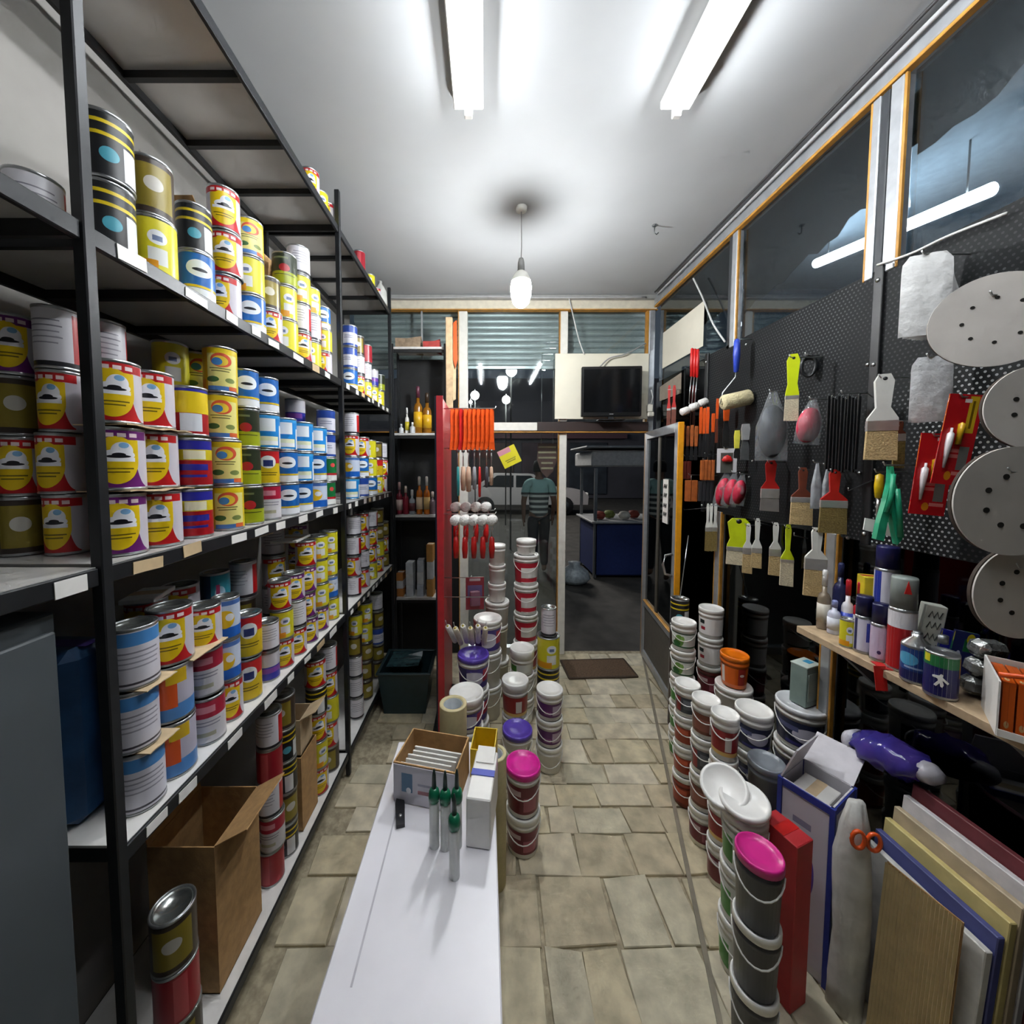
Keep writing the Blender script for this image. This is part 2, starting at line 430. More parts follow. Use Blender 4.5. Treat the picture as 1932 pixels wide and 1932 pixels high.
peg = thing('perforated_board', 'black perforated metal board covering the right wall behind hanging tools', 'pegboard', (0, 0, 0))
PERF_LIT = perf((.03, .032, .034), (.6, .62, .62), 'black_board_backlit_holes'); PERF_DIM = perf((.02, .02, .022), (.07, .073, .075), 'black_board_dim_holes')  # pale holes painted as light from behind; dimmer copy for the far sheet
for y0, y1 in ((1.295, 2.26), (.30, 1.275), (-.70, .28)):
    MB().box((XR - .022, (y0 + y1) / 2, 1.755), (.006, y1 - y0, .93)).build('board_sheet', PERF_DIM if y1 > 2 else PERF_LIT, peg)
for ym in (2.255, 1.285, .29):
    mb = MB().box((XR - .03, ym, 1.755), (.012, .03, .95), bev=.002); mb.build('seam_strip', BLK, peg)
    for z_ in (1.32, 1.6, 1.9, 2.18):
        MB().lathe([(.007, 0), (.006, .004), (0, .006)], 10, M=Matrix.Translation((XR - .036, ym, z_)) @ Matrix.Rotation(-PI / 2, 4, 'Y')).build('screw', WIRE, peg)

# --- open door leaf, hinged at the back right corner
dl = sroot('door_1', 'aluminium door leaf with orange edges standing open beside the doorway')
dl.location = (1.30, 2.985, 0); dl.rotation_euler = (0, 0, math.atan2(2.3 - 2.985, 1.206 - 1.30))
LN = .69
DG = glass('door_glass', '#50565a', 1.55)
def dbox(name, x0, x1, z0, z1, m, t=.035, yo=0):
    return MB().box(((x0 + x1) / 2, yo, (z0 + z1) / 2), (x1 - x0, t, z1 - z0), bev=.003).build(name, m, dl)
dbox('stile', 0, .05, .02, 1.83, ALU); dbox('stile', LN - .05, LN, .02, 1.83, ALU)
dbox('stile_edge', LN, LN + .012, .02, 1.83, mat('bright_orange_edge', '#e39a17', .45))
dbox('stile_edge', -.012, 0, .02, 1.83, ORANGEF)
dbox('rail', .05, LN - .05, 1.77, 1.83, ALU); dbox('rail', .05, LN - .05, .02, .08, ALU)
dbox('mid_rail', .05, LN - .05, .44, .48, ALU); dbox('mid_rail_edge', .05, LN - .05, .48, .492, ORANGEF, .045)
dbox('glass_pane', .05, LN - .05, .49, 1.77, DG, .006)
dbox('kick_panel', .05, LN - .05, .08, .44, mat('door_kick_panel', '#5a564f', .6), .012)
dbox('reveal', .30, .34, .49, 1.77, mat('door_inner_bar', '#4a463e', .5), .02)
hd = MB().tube([(LN - .03, -.02, 1.0), (LN - .03, -.06, .99), (LN - .03, -.075, .93), (LN - .03, -.06, .87), (LN - .03, -.02, .86)], .008).build('pull_handle', WIRE, dl)
INK = mat('black_ink', '#15151a', .6)
st = MB().box((.47, -.0065, 1.32), (.10, .002, .30)).build('hand_lettered_notice', PAPER, dl)
mb = MB()
for zz in (1.42, 1.36, 1.29, 1.23):
    mb.tube([(.44 + .012 * i, -.009, zz + (.016 if i % 2 else -.012)) for i in range(6)], .0022, 5)
mb.build('lettering', INK, st)

# --- the street outside
struct('ground', MB().box((0, 13.1, -.08), (50, 20, .1)), mat('street_asphalt', '#3a3733', .85, var=.3, scale=5))
struct('wall_reflection_backdrop', MB().box((3.0, .7, 1.6), (.1, 4.8, 3.2)), mat('reflection_blue_grey', '#8d9aa6', .8, var=.1))  # added wall; its blue-grey imitates the reflection in the side glass
fb = thing('street_facade', 'dark shopfronts across the street beyond the parked car', 'building', (0, 19, 0))
MB().box((0, 0, 3), (30, .4, 6)).build('facade_wall', mat('facade_dark', '#4a4a52', .85, var=.2, scale=.6), fb)
for i, xx in enumerate((-4.2, -1.9, .5, 2.8, 5.2)):
    MB().box((xx, -.25, 1.5), (1.9, .1, 2.6), bev=.02).build('shop_bay', mat('shop_bay_%d' % (i % 3), ('#3a2a35', '#2c333c', '#41302e')[i % 3], .6, var=.3, scale=2), fb)
MB().box((0, -.4, 3.1), (14, .5, .25)).build('awning_fascia', mat('fascia', '#5a4048', .7), fb)

# --- lamps
def emis(key, c, s):
    if key in MATS: return MATS[key]
    m = bpy.data.materials.new(key); m.use_nodes = True; N = m.node_tree.nodes; L = m.node_tree.links
    for n in list(N): N.remove(n)
    e = N.new('ShaderNodeEmission'); e.inputs[0].default_value = (*c, 1); e.inputs[1].default_value = s
    o = N.new('ShaderNodeOutputMaterial'); L.new(e.outputs[0], o.inputs[0]); MATS[key] = m; return m
bp = atY(983, 540, 2.0)
lb = thing('pendant_bulb', 'glowing white pendant bulb hanging from the ceiling on a cord', 'lamp', (bp.x, bp.y, ZC))
h0 = ZC - bp.z
MB().lathe([(.0, 0), (.03, -.002), (.028, -.018), (.006, -.024), (0, -.024)][::-1], 20).build('ceiling_rose', PALE, lb)
MB().tube([(0, 0, -.02), (.002, 0, -h0 / 2), (0, 0, -h0 + .14)], .0025, 6).build('cord', mat('grey_cord', '#8d8b88', .6), lb)
MB().lathe([(0, -h0 + .145), (.012, -h0 + .14), (.017, -h0 + .12), (.019, -h0 + .075), (0, -h0 + .075)][::-1], 20).build('socket', mat('lamp_socket', '#8a8a88', .5), lb)
z0 = -h0 + .075
MB().lathe([(0, z0 - .055), (.05, z0 - .055), (.052, z0 - .05), (.034, z0 - .012), (.02, z0), (0, z0)], 28).build('bulb_housing', PALE, lb)
MB().lathe([(0, z0 - .185), (.022, z0 - .18), (.042, z0 - .16), (.053, z0 - .12), (.055, z0 - .085), (.05, z0 - .0555), (0, z0 - .0555)], 28).build('bulb', emis('bulb_glow', (.96, .99, 1), BULB), lb)
def tube_lamp(name, a, b, label, r=.013, s=TUBE, batten=True, group=None):
    a, b = Vector(a), Vector(b); d = b - a
    t = thing(name, label, 'lamp', (a + b) / 2, group=group)
    h = d / 2
    if batten:
        q = d.to_track_quat('X', 'Z')
        o = MB().box((0, 0, 0), (d.length + .04, .11, .03), bev=.004).build('batten', WHITE, t); o.rotation_euler = q.to_euler(); o.location = (0, 0, .035)
        for sgn in (-1, 1):
            o = MB().box((0, 0, 0), (.02, .03, .05), bev=.003).build('end_cap', WHITE, t); o.rotation_euler = q.to_euler(); o.location = h * sgn * 1.01 + Vector((0, 0, .008))
    MB().tube([-h, h], r, 12).build('glow_tube', emis('tube_glow_%g' % s, (.93, .97, 1), s), t)
    return t
tube_lamp('fluorescent_lamp', (-.06, .25, 2.845), (-.06, 1.42, 2.845), 'white fluorescent tube on the ceiling nearer the paint can rack')
tube_lamp('fluorescent_lamp', (.70, .25, 2.845), (.70, 1.42, 2.845), 'white fluorescent tube on the ceiling nearer the sanding discs')
ot = tube_lamp('fluorescent_lamp', atX(1540, 497, 2.15), atX(1872, 357, 2.15), 'long added tube imitating a lamp reflection in the upper right side windows', .028, REFL_TUBE, False)  # added outside the glass to stand in for a tube's reflection
for f_ in (-.8, .8):
    q_ = (atX(1872, 357, 2.15) - atX(1540, 497, 2.15)) / 2 * f_
    MB().tube([q_, (q_.x, q_.y, 3.0 - ot.location.z)], .004, 6).build('added_hanger', DSTEEL, ot)
struct('ceiling_reflection_panel', MB().box((2.25, .7, 3.03), (1.6, 4.8, .06)), mat('reflected_ceiling_blue', '#8fa0ae', .8, var=.1))  # added canopy: imitates the reflected ceiling and carries the added tube
ot = tube_lamp('fluorescent_lamp', atY(1024, 697, 3.30), atY(1046, 652, 3.30), 'short added tube imitating a lamp reflection in the middle window beside the television', .022, REFL_TUBE, False)  # added behind the pane in place of a reflected tube
MB().tube([(0, 0, .02), (0, -.08, .12)], .005, 6).build('added_hanger', DSTEEL, ot)
def street_lamp(px, py, r_px, Y, label):
    p = atY(px, py, Y); r = r_px * mpp(px, py, Y)
    t = thing('street_lamp', label, 'lamp', (p.x, p.y, -.03))
    MB().tube([(0, .1, 0), (0, .1, p.z + .1), (0, 0, p.z + r + .05)], .018, 8).build('lamp_post', DSTEEL, t)
    pl_ = bpy.data.lights.new('street_lamp_light', 'POINT'); pl_.energy = 40 * (Y / 8) ** 1.5; pl_.shadow_soft_size = r * 1.5; pl_.color = (1, .96, .9)
    po = bpy.data.objects.new('street_lamp_light', pl_); col.objects.link(po); po.parent = t; po.location = (0, -r * 3, p.z - r * 2)
    MB().lathe([(r * math.sin(q * PI / 10), p.z - r * math.cos(q * PI / 10)) for q in range(11)], 20).build('globe', emis('street_glow', (1, .98, .95), STREET), t)
street_lamp(965, 697, 10, 7.0, 'highest and largest round light, added for a reflection in the middle window')  # globe added where a large reflection shows in the glass
street_lamp(955, 752, 7.5, 10, 'round street light low in the middle window below the largest one')
street_lamp(896, 744, 8, 11, 'round street light at left of the middle window')
street_lamp(888, 757, 3, 14, 'tiny street light at the left edge of the middle window')
# ------------------------------------------------------------------ left steel rack
FX, RX = -.69, -1.03
PY = (-.40, .66, 1.80, 2.74)
LEV = {'T': 2.68, 'A': 1.97, 'B': 1.374, 'C': .83, 'D': .12}
rack = thing('steel_shelf_rack', 'tall black steel rack of paint cans along the left wall', 'shelving', (RX, PY[1], 0))
rl = lambda p: (p[0] - RX, p[1] - PY[1], p[2])
POSTM = mat('rack_post_black', '#26282b', .4, .3, .12)
BOARD = mat('rack_board_grey', '#cac8c5', .3, .25, .08, 5)
BOARDW = mat('rack_board_white', '#e3e1de', .4, var=.05)
for yy in PY:
    for xx in (FX, RX):
        mb = MB()
        s_ = 1 if xx == FX else -1
        mb.box(rl((xx, yy, 1.42)), (.022, .02, 2.84), bev=.002)
        mb.build('post', POSTM, rack)
TAGM = [mat('price_tag_white', '#e8e6e2', .6, var=.05), mat('price_tag_tan', '#cbb28c', .7, var=.1)]
rs = random.Random(5)
TAGINK = mat('tag_ink', '#4a4a50', .7)
for lv, z in LEV.items():
    for b_ in range(3):
        y0, y1 = PY[b_] + .011, PY[b_ + 1] - .011
        if b_ == 0 and lv in 'CD': continue
        ym, ln = (y0 + y1) / 2, y1 - y0
        MB().box(rl(((FX + RX) / 2, ym, z - .003)), (RX - FX if RX > FX else FX - RX, ln, .005)).build('shelf_board', BOARDW if lv in 'CD' else BOARD, rack)
        fr = MB().box(rl((FX, ym, z - .018)), (.012, ln, .032), bev=.002).build('front_rail', POSTM, rack)
        MB().box(rl((RX, ym, z - .018)), (.012, ln, .024)).build('rear_rail', BLK, rack)
        nb = max(2, int(ln / .19))
        for i in range(1, nb):
            MB().box(rl(((FX + RX) / 2, y0 + ln * i / nb, z - .0165)), (FX - RX - .014, .016, .02)).build('cross_beam', BLK, rack)
        for yy in (y0 + .005, y1 - .005):
            MB().box(rl(((FX + RX) / 2, yy, z - .02)), (FX - RX - .014, .01, .028)).build('end_beam', BLK, rack)
        if b_ > 0 and lv in 'ABC' or (b_ == 0 and lv == 'B'):
            y_ = y0 + .04 if b_ else .18
            while y_ < y1 - .06:
                wd = rs.uniform(.035, .075) if b_ < 2 else rs.uniform(.03, .05)
                if y_ + wd > y1: break
                tg = MB().box(rl((FX + .0072, y_ + wd / 2, z - .018 + rs.uniform(-.004, .004))), (.0015, wd, rs.uniform(.02, .028)), rot=(rs.uniform(-.06, .06), 0, 0)).build('price_tag', rs.choice((TAGM[0], TAGM[0], TAGM[0], TAGM[1])), fr)
                y_ += wd + rs.uniform(.03, .11)

# ------------------------------------------------------------------ paint cans
RED, YEL, PUR, BLU, GRN, NAV = '#b8161c', '#e6c312', '#6a1f6e', '#1f63b4', '#1d6b3a', '#1c2c63'
def shield(c, c2='#c9c4cc', u=0.0):
    t = [('r', u, .5, .39, .5, c), ('e', u - .40, .62, .17, .60, c2), ('e', u + .40, .62, .17, .60, c2), ('r', u, .92, .44, .075, c), ('e', u, .48, .27, .42, YEL), ('r', u, .67, .27, .17, YEL),
         ('e', u + .07, .65, .13, .15, '#eeeef4'), ('e', u + .02, .57, .2, .1, '#eeeef4'), ('r', u, .49, .22, .035, '#eeeef4'), ('e', u + .09, .74, .06, .05, '#7fb0d8'), ('e', u + .02, .545, .15, .028, '#14141c'), ('e', u + .03, .575, .08, .035, '#14141c'),
         ('r', u, .33, .2, .012, '#6b5a10'), ('r', u, .27, .15, .012, '#6b5a10')]
    t += [('r', u - .21 + .14 * i, .92, .05, .035, '#ecd8d8') for i in range(4)]
    return t
TYPES = {
 'red':   ('red and yellow shield paint can', '#c9c4cc', shield(RED)),
 'purple': ('purple and yellow shield paint can', '#c9c4cc', shield(PUR)),
 'backs': ('white-backed paint can', '#dddbe2', [('r', .62, .45, .2, .5, RED), ('r', 0, .8, .25, .012, '#8a8894'), ('r', 0, .7, .28, .012, '#8a8894'), ('r', 0, .6, .24, .012, '#9a98a4'), ('r', 0, .5, .28, .012, '#9a98a4'), ('r', 0, .4, .22, .012, '#9a98a4'), ('r', 0, .04, 1.2, .04, '#24242a')]),
 'rain':  ('yellow rainbow-print powder tin', '#dfc41a', [('r', -.5, .5, .25, .5, '#d3a51c'), ('r', .05, .45, .3, .42, '#e6dd86'), ('r', -.5, .14, .2, .12, '#d9791c'), ('e', .02, .72, .2, .17, '#d8573a'), ('e', .0, .70, .15, .12, '#e8c83a'), ('e', -.06, .68, .1, .09, '#3f7fc0'), ('r', 0, .52, .2, .012, '#6f6a35'), ('r', 0, .46, .17, .012, '#6f6a35'), ('e', -.15, .26, .12, .07, '#3f6b3a'), ('e', .18, .25, .1, .06, '#7c8a4a'), ('r', .05, .05, .3, .05, '#4a78b8'), ('r', .25, .06, .1, .05, '#d9683a')]),
 'mid':   ('red and blue striped paint tin', '#a3121c', [('r', 0, .9, 1.2, .1, '#2a2a9a'), ('r', 0, .68, 1.2, .12, '#cdb81c'), ('r', .05, .68, .2, .1, '#e9e2c0'), ('r', .02, .4, .28, .07, '#2b2a90'), ('r', .02, .2, .25, .03, '#2b2a90')]),
 'half':  ('yellow-topped crimson tin', '#a3121c', [('r', 0, .72, 1.2, .26, '#e3c416'), ('r', 0, .97, 1.2, .03, '#2a2a9a'), ('r', .05, .25, .2, .2, '#d9dde4')]),
 'apple': ('dark green and lime fruit print tin', '#27301f', [('r', 0, .2, 1.2, .2, '#9aa51c'), ('e', .0, .52, .14, .13, '#a8242c'), ('r', 0, .3, .3, .012, '#39401c'), ('r', -.1, .85, .2, .03, '#6d7752')]),
 'sail':  ('red-and-yellow tin with ship badge', '#d7b61c', [('r', 0, .85, 1.2, .16, '#c21f22'), ('r', 0, .66, 1.2, .04, '#c21f22'), ('e', .05, .66, .2, .2, '#e6e6e2'), ('r', .05, .62, .12, .1, '#28346b'), ('r', 0, .32, .3, .015, '#6b5a10'), ('r', 0, .25, .26, .015, '#6b5a10')]),
 'blue':  ('blue and white paint can', '#1b66b6', [('e', .05, .66, .25, .2, '#e8eef4'), ('e', .05, .63, .14, .04, '#20242c'), ('r', -.8, .5, .3, .5, '#dfe2e8'), ('r', 0, .24, 1.2, .03, '#d9b91c'), ('r', 0, .1, 1.2, .1, '#e4e8ee')]),
 'azure': ('light blue tin with white squares', '#1f86d2', [('r', 0, .7, .22, .2, '#eef2f6'), ('r', .55, .35, .2, .35, '#dfe6ee'), ('r', 0, .2, .3, .14, '#e8ecc8'), ('r', 0, .14, .3, .06, '#f1f3f5'), ('r', 0, .95, 1.2, .05, '#3f9ddc')]),
 'bluecap': ('white tin with a dark blue band', '#d8d8e4', [('r', 0, .83, 1.2, .17, '#27499e'), ('r', 0, .05, 1.2, .05, '#27499e'), ('r', -.5, .45, .15, .35, '#27499e'), ('r', 0, .5, .2, .02, '#8a90a8'), ('r', 0, .4, .22, .02, '#8a90a8')]),
 'green': ('green, red and white striped paint tin', '#17703a', [('r', 0, .12, 1.2, .12, '#e8e9e4'), ('r', 0, .29, 1.2, .05, '#b01c28'), ('e', -.12, .72, .09, .1, '#e9e4e4'), ('e', .2, .72, .09, .1, '#d64a4a')]),
 'black': ('black and silver tin with yellow rings', '#1d1f22', [('r', 0, .86, 1.2, .03, '#d6bc1c'), ('r', 0, .66, 1.2, .03, '#d6bc1c'), ('r', .3, .3, .12, .28, '#d9dadb'), ('e', 0, .35, .12, .12, '#4a9db0')]),
 'lab':   ('white tin with a blue top stripe', '#d5d3dc', [('r', 0, .86, 1.2, .12, '#4d8fd0'), ('r', 0, .62, .3, .014, '#8a8894'), ('r', 0, .53, .33, .014, '#9a98a4'), ('r', 0, .44, .3, .014, '#9a98a4'), ('r', 0, .35, .3, .014, '#9a98a4'), ('r', 0, .06, 1.2, .02, '#44404a')]),
 'thin':  ('orange and blue printed thinner tin', '#b9b5c6', [('r', 0, .14, 1.2, .16, '#4b83c2'), ('r', -.36, .6, .18, .4, '#8a4a8c'), ('r', -.02, .6, .17, .36, '#d9551c'), ('r', .15, .85, .15, .14, '#d9b21c')]),
 'crim':  ('white tin with a crimson top band', '#cfccd0', [('r', 0, .80, 1.2, .2, '#a81a38'), ('r', .0, .8, .2, .08, '#d68a98'), ('r', 0, .5, .3, .015, '#8a8894'), ('r', 0, .42, .28, .015, '#8a8894'), ('r', -.3, .3, .1, .05, '#7a5a8c'), ('r', 0, .2, .2, .05, '#a8a48c')]),
 'citrus': ('blue-white tin with yellow fruit', '#c8d3e6', [('r', 0, .14, 1.2, .14, '#1f63c0'), ('e', -.03, .5, .22, .24, '#e6b81c'), ('e', .08, .55, .1, .1, '#e8e8ea'), ('r', 0, .93, 1.2, .06, '#4a6fb0')]),
 'lemon': ('yellow tin with white print', '#d8cf2a', [('e', .1, .66, .14, .14, '#e6e9ee'), ('r', .1, .3, .14, .16, '#e2e4e0'), ('r', -.2, .12, .3, .1, '#e0991c'), ('r', .1, .64, .07, .05, '#6a7aa0')]),
 'aqua':  ('turquoise tin with pink scribbles', '#2f93a8', [('r', -.3, .5, .2, .5, '#1d3a52'), ('e', .1, .5, .12, .2, '#a6c8dc'), ('r', .05, .55, .04, .2, '#c84a78'), ('r', .1, .08, .4, .06, '#5fb6c2')]),
 'redbox': ('plain crimson tin', '#a01c2c', [('r', .0, .5, .1, .45, '#c04a52')]),
 'indigo': ('blue purple tin with a silver lip', '#2a2f9a', [('r', 0, .75, 1.2, .25, '#c6c4cc'), ('r', 0, .35, .4, .1, '#7a3f9c')]),
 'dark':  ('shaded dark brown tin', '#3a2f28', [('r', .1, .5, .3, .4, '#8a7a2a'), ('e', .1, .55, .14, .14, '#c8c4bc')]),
}
LIDM = mat('can_lid_steel', '#a9adab', .25, .85, .12)
CACHE = {}
def can_meshes(ty, r, h):
    k = (ty, round(r, 4), round(h, 4))
    if k in CACHE: return CACHE[k]
    look, base, layers = TYPES[ty]
    pm = print_mat('print_' + ty, base, layers)
    rr = r * .97
    body = MB().lathe([(0, .001), (rr * .93, .001), (rr * .96, 0), (r, .001), (r, .004), (rr, .0055), (rr, h - .0065), (r, h - .005), (r, h - .001), (rr * .97, h), (rr * .93, h - .002), (rr * .92, h - .007), (0, h - .007)], 28)
    CACHE[k] = (body.mesh('tin_body', STEEL), wrap_mesh('printed_wrap', rr + .0006, rr + .0006, .006, h - .007, pm),
                MB().lathe([(0, h - .0065), (rr * .80, h - .0065), (rr * .83, h - .0025), (rr * .9, h - .0025), (rr * .915, h - .006)][::-1], 24).mesh('lid', LIDM))
    return CACHE[k]
ORD = ['first', 'second', 'third', 'fourth', 'fifth', 'sixth', 'seventh', 'eighth', 'ninth', 'tenth', 'eleventh', 'twelfth', 'thirteenth', 'fourteenth', 'fifteenth']
rc = random.Random(21)
def can(x, y, z, ty, r, h, label, group, spin=None, lid=True):
    body, wr, ld = can_meshes(ty, r, h)
    a = math.atan2(-y, -x) + PI / 2 + (rc.uniform(-.65, .35) if spin is None else spin)
    o = link('paint_can', body, None, (x, y, z), (0, 0, a)); tag(o, label, 'can', group)
    link('printed_wrap', wr, o)
    if lid: link('lid', ld, o)
    return o
SHELF = {'T': 'top shelf', 'A': 'upper shelf', 'B': 'middle shelf', 'C': 'lower shelf', 'D': 'bottom shelf'}
LEVW = ['bottom', 'second up', 'third up', 'fourth up', 'fifth up', 'sixth up']
def stack_col(lv, bay, n, x, y, types, r, h, row='front', spin=None, gap=0.0):
    z = LEV[lv] + .0005; n_ = len(types)
    for i, ty in enumerate(types):
        rr, hh = r, h
        if isinstance(ty, tuple): ty, rr, hh = ty
        pos = 'single' if n_ == 1 else (LEVW[i] if i < n_ - 1 else 'topmost')
        look = TYPES[ty][0]
        rw_ = '' if row == 'front' else ' ' + row
        lab = f"{look}, {pos},{rw_} {n} stack, {SHELF[lv]}, {bay} bay".replace(',,', ',')
        can(x + rc.uniform(-.004, .004), y + rc.uniform(-.002, .002), z, ty, rr, hh, lab, f"{look}s on the steel rack", spin)
        z += hh + .0006 + gap
    return z
def Yof(px, x): return x * F / (px - CX)
XF, X2 = -.742, -.86
def row(lv, bay, cols, x=XF, rowname='front'):
    for i, c in enumerate(cols):
        px, r, h, types = c[:4]
        stack_col(lv, bay, ORD[i], x, Yof(px, x), types, r, h, rowname, c[4] if len(c) > 4 else None, c[5] if len(c) > 5 else 0.0)
# middle shelf (eye level)
row('B', 'near', [
    (226, .041, .124, ['purple', 'purple', 'red'], -.1, .006), (296, .041, .124, ['red', 'red', 'red'], -.25, .006), (366, .038, .122, ['mid', 'mid', 'half'], -.1, .004),
    (424, .041, .126, ['rain'] * 4, 0.0), (468, .038, .118, ['apple', 'apple', 'apple', 'blue'], 0), (505, .040, .118, ['crim', 'sail', 'azure', 'blue'], 0),
    (538, .042, .118, ['blue', 'blue', 'azure'], 0), (568, .046, .118, ['blue', 'azure', 'azure'], 0), (595, .048, .116, ['citrus', 'blue', 'azure'], 0), (617, .041, .11, ['green', 'green', 'bluecap', 'bluecap'], 0)])
row('B', 'far', [(664, .043, .118, ['azure', 'citrus', 'red', 'backs']), (682, .045, .118, ['bluecap', 'blue', 'red']), (697, .046, .116, ['blue', 'lemon', 'lemon']), (710, .046, .116, ['lemon', 'sail', 'dark'],), (720, .042, .116, ['red', 'red', 'backs'])])
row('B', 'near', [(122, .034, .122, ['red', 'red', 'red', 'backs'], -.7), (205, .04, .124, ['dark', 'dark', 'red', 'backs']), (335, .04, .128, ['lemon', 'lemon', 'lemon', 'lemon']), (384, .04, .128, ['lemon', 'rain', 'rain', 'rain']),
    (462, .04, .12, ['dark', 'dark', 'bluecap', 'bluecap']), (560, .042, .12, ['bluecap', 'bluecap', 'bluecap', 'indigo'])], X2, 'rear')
# upper shelf
row('A', 'near', [
    (232, .039, .125, ['black', 'black']), (312, .040, .125, ['lemon', 'dark'], -.2), (385, .038, .118, ['blue', 'black'], 0), (440, .040, .118, ['red', 'red', 'red']), (485, .040, .115, ['blue', 'lemon', 'rain']),
    (517, .038, .11, ['red', 'dark']), (546, .042, .118, ['lemon', 'lemon', 'apple']), (572, .042, .11, ['red', 'backs', 'lemon', 'backs']), (594, .042, .11, ['lemon', 'backs', 'lemon']), (614, .038, .10, ['red', 'lemon', 'blue'])])
row('A', 'far', [(664, .042, .115, ['blue', 'bluecap', 'bluecap']), (679, .04, .112, ['red', 'backs', 'dark']), (693, .04, .11, ['lemon', 'backs', 'redbox']), (706, .04, .11, ['lemon', 'indigo']), (717, .04, .11, ['lemon', 'apple'])])
row('A', 'near', [(95, .04, .125, ['backs'])], X2, 'rear')
row('B', 'near', [(42, .034, .118, ['dark', 'red', 'dark', 'purple'], -.4)], -.938, 'rearmost')
# top shelf
row('T', 'near', [(597, .038, .11, ['red']), (616, .036, .10, ['lemon']), (629, .034, .10, ['red'])])
row('T', 'far', [(684, .034, .13, ['redbox']), (703, .034, .10, ['lemon']), (716, .032, .09, ['red'])])
# lower shelf
row('C', 'near', [
    (236, .041, .128, ['lab', 'lab', 'lab'], .1, .004), (308, .044, .130, ['thin', 'thin', 'red'], -.2, .003), (374, .040, .122, ['crim', 'crim', ('red', .039, .11)], -.2, .003), (416, .034, .118, ['red', 'citrus', 'citrus'], 0),
    (458, .038, .132, ['sail', 'sail'], -.1, .004), (496, .036, .10, ['indigo', ('backs', .036, .10)], 0), (522, .038, .105, ['red', 'lemon', 'red'], 0), (548, .040, .105, ['red', 'backs', 'purple'], 0), (572, .040, .105, ['purple', 'purple', 'purple', 'red'], 0), (596, .042, .105, ['purple', 'lemon', 'lemon', 'lemon'], 0), (617, .040, .105, ['lemon', 'citrus', 'lemon', 'lemon'], 0)])
row('C', 'far', [(664, .042, .112, ['backs', 'red', 'backs', 'backs']), (681, .043, .112, ['red', 'backs', 'red', 'red']), (697, .043, .11, ['lemon', 'red', 'red', 'backs']), (711, .043, .11, ['red', 'lemon', 'dark', 'dark']), (721, .04, .11, ['dark', 'red', 'dark'])])
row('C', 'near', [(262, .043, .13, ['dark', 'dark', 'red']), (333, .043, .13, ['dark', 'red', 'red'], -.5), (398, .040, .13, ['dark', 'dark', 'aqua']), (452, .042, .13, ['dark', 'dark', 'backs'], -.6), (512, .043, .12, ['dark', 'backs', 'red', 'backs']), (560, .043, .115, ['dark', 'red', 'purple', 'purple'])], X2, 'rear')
# bottom shelf
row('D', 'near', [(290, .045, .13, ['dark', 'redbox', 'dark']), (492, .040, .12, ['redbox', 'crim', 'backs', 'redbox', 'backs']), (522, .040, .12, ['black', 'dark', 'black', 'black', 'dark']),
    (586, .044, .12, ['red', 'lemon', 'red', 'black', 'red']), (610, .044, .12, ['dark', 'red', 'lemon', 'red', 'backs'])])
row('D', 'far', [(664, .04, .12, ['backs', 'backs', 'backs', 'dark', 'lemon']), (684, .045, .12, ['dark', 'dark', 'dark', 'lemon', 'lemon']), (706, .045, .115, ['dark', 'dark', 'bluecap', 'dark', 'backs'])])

# grey steel cupboard filling the nearest bay below the middle shelf
cu = thing('steel_cupboard', 'dark grey steel cupboard under the middle shelf at the left edge', 'cupboard', (-.87, .13, 0))
CUP = mat('cupboard_grey', '#4a5054', .5, var=.08, scale=4)
MB().box((0, 0, .66), (.30, .96, 1.30), bev=.004).build('cupboard_body', CUP, cu)
for k_ in (-1, 1):
    dr_ = MB().box((.156, k_ * .24, .66), (.012, .46, 1.24), bev=.003).build('door', CUP, cu)
    MB().tube([(.162, k_ * .04, .62), (.18, k_ * .04, .63), (.18, k_ * .04, .73), (.162, k_ * .04, .74)], .005, 8).build('handle', DSTEEL, dr_)
# cardboard and paper on the rack
def sheet(name, x0, x1, y0, y1, z, m, label, cat='cardboard', amp=.004, t=.0022, seg=8, rz=0.0):
    rr = random.Random(hash((round(x0, 3), round(y0, 3))) % 9999)
    mb = MB(); vv, ff = [], []
    for i in range(seg + 1):
        yy = (y0 - y1) / 2 + (y1 - y0) * i / seg
        for j, xx in enumerate(((x0 - x1) / 2, 0, (x1 - x0) / 2)):
            zz = rr.uniform(-amp, amp) * (1 if j == 2 else .15)
            vv.append((xx, yy, zz))
    n = len(vv); vv += [(a, b, c - t) for a, b, c in vv]
    for i in range(seg):
        for j in range(2):
            a = i * 3 + j; ff += [(a, a + 1, a + 4, a + 3), (n + a + 3, n + a + 4, n + a + 1, n + a)]
        for a, b in ((i * 3, i * 3 + 3), (i * 3 + 5, i * 3 + 2)): ff.append((a, b, n + b, n + a))
    for a in (0, 1): ff.append((a + 1, a, n + a, n + a + 1))
    e = seg * 3
    for a in (e, e + 1): ff.append((a, a + 1, n + a + 1, n + a))
    mb.add(vv, ff)
    o = mb.build(name, m, None, ((x0 + x1) / 2, (y0 + y1) / 2, z), (0, 0, rz)); return tag(o, label, cat)
zb = LEV['B'] + .0005
for i, wd in ((1, 'lower'), (2, 'upper')):
    zz = zb + i * .1306 - .0015
    sheet('cardboard_sheet', -.80, -.694, .725, .885, zz, CARDL, f'{wd} torn cardboard strip between the purple and red shield cans', amp=.0025)
zc = LEV['C'] + .0005
for i, wd in ((1, 'lower'), (2, 'upper')):
    sheet('cardboard_sheet', -.79, -.690, .735, .81, zc + i * .1326 - .0016, CARDL, f'{wd} tan cardboard strip over the blue striped white tins', amp=.0012)
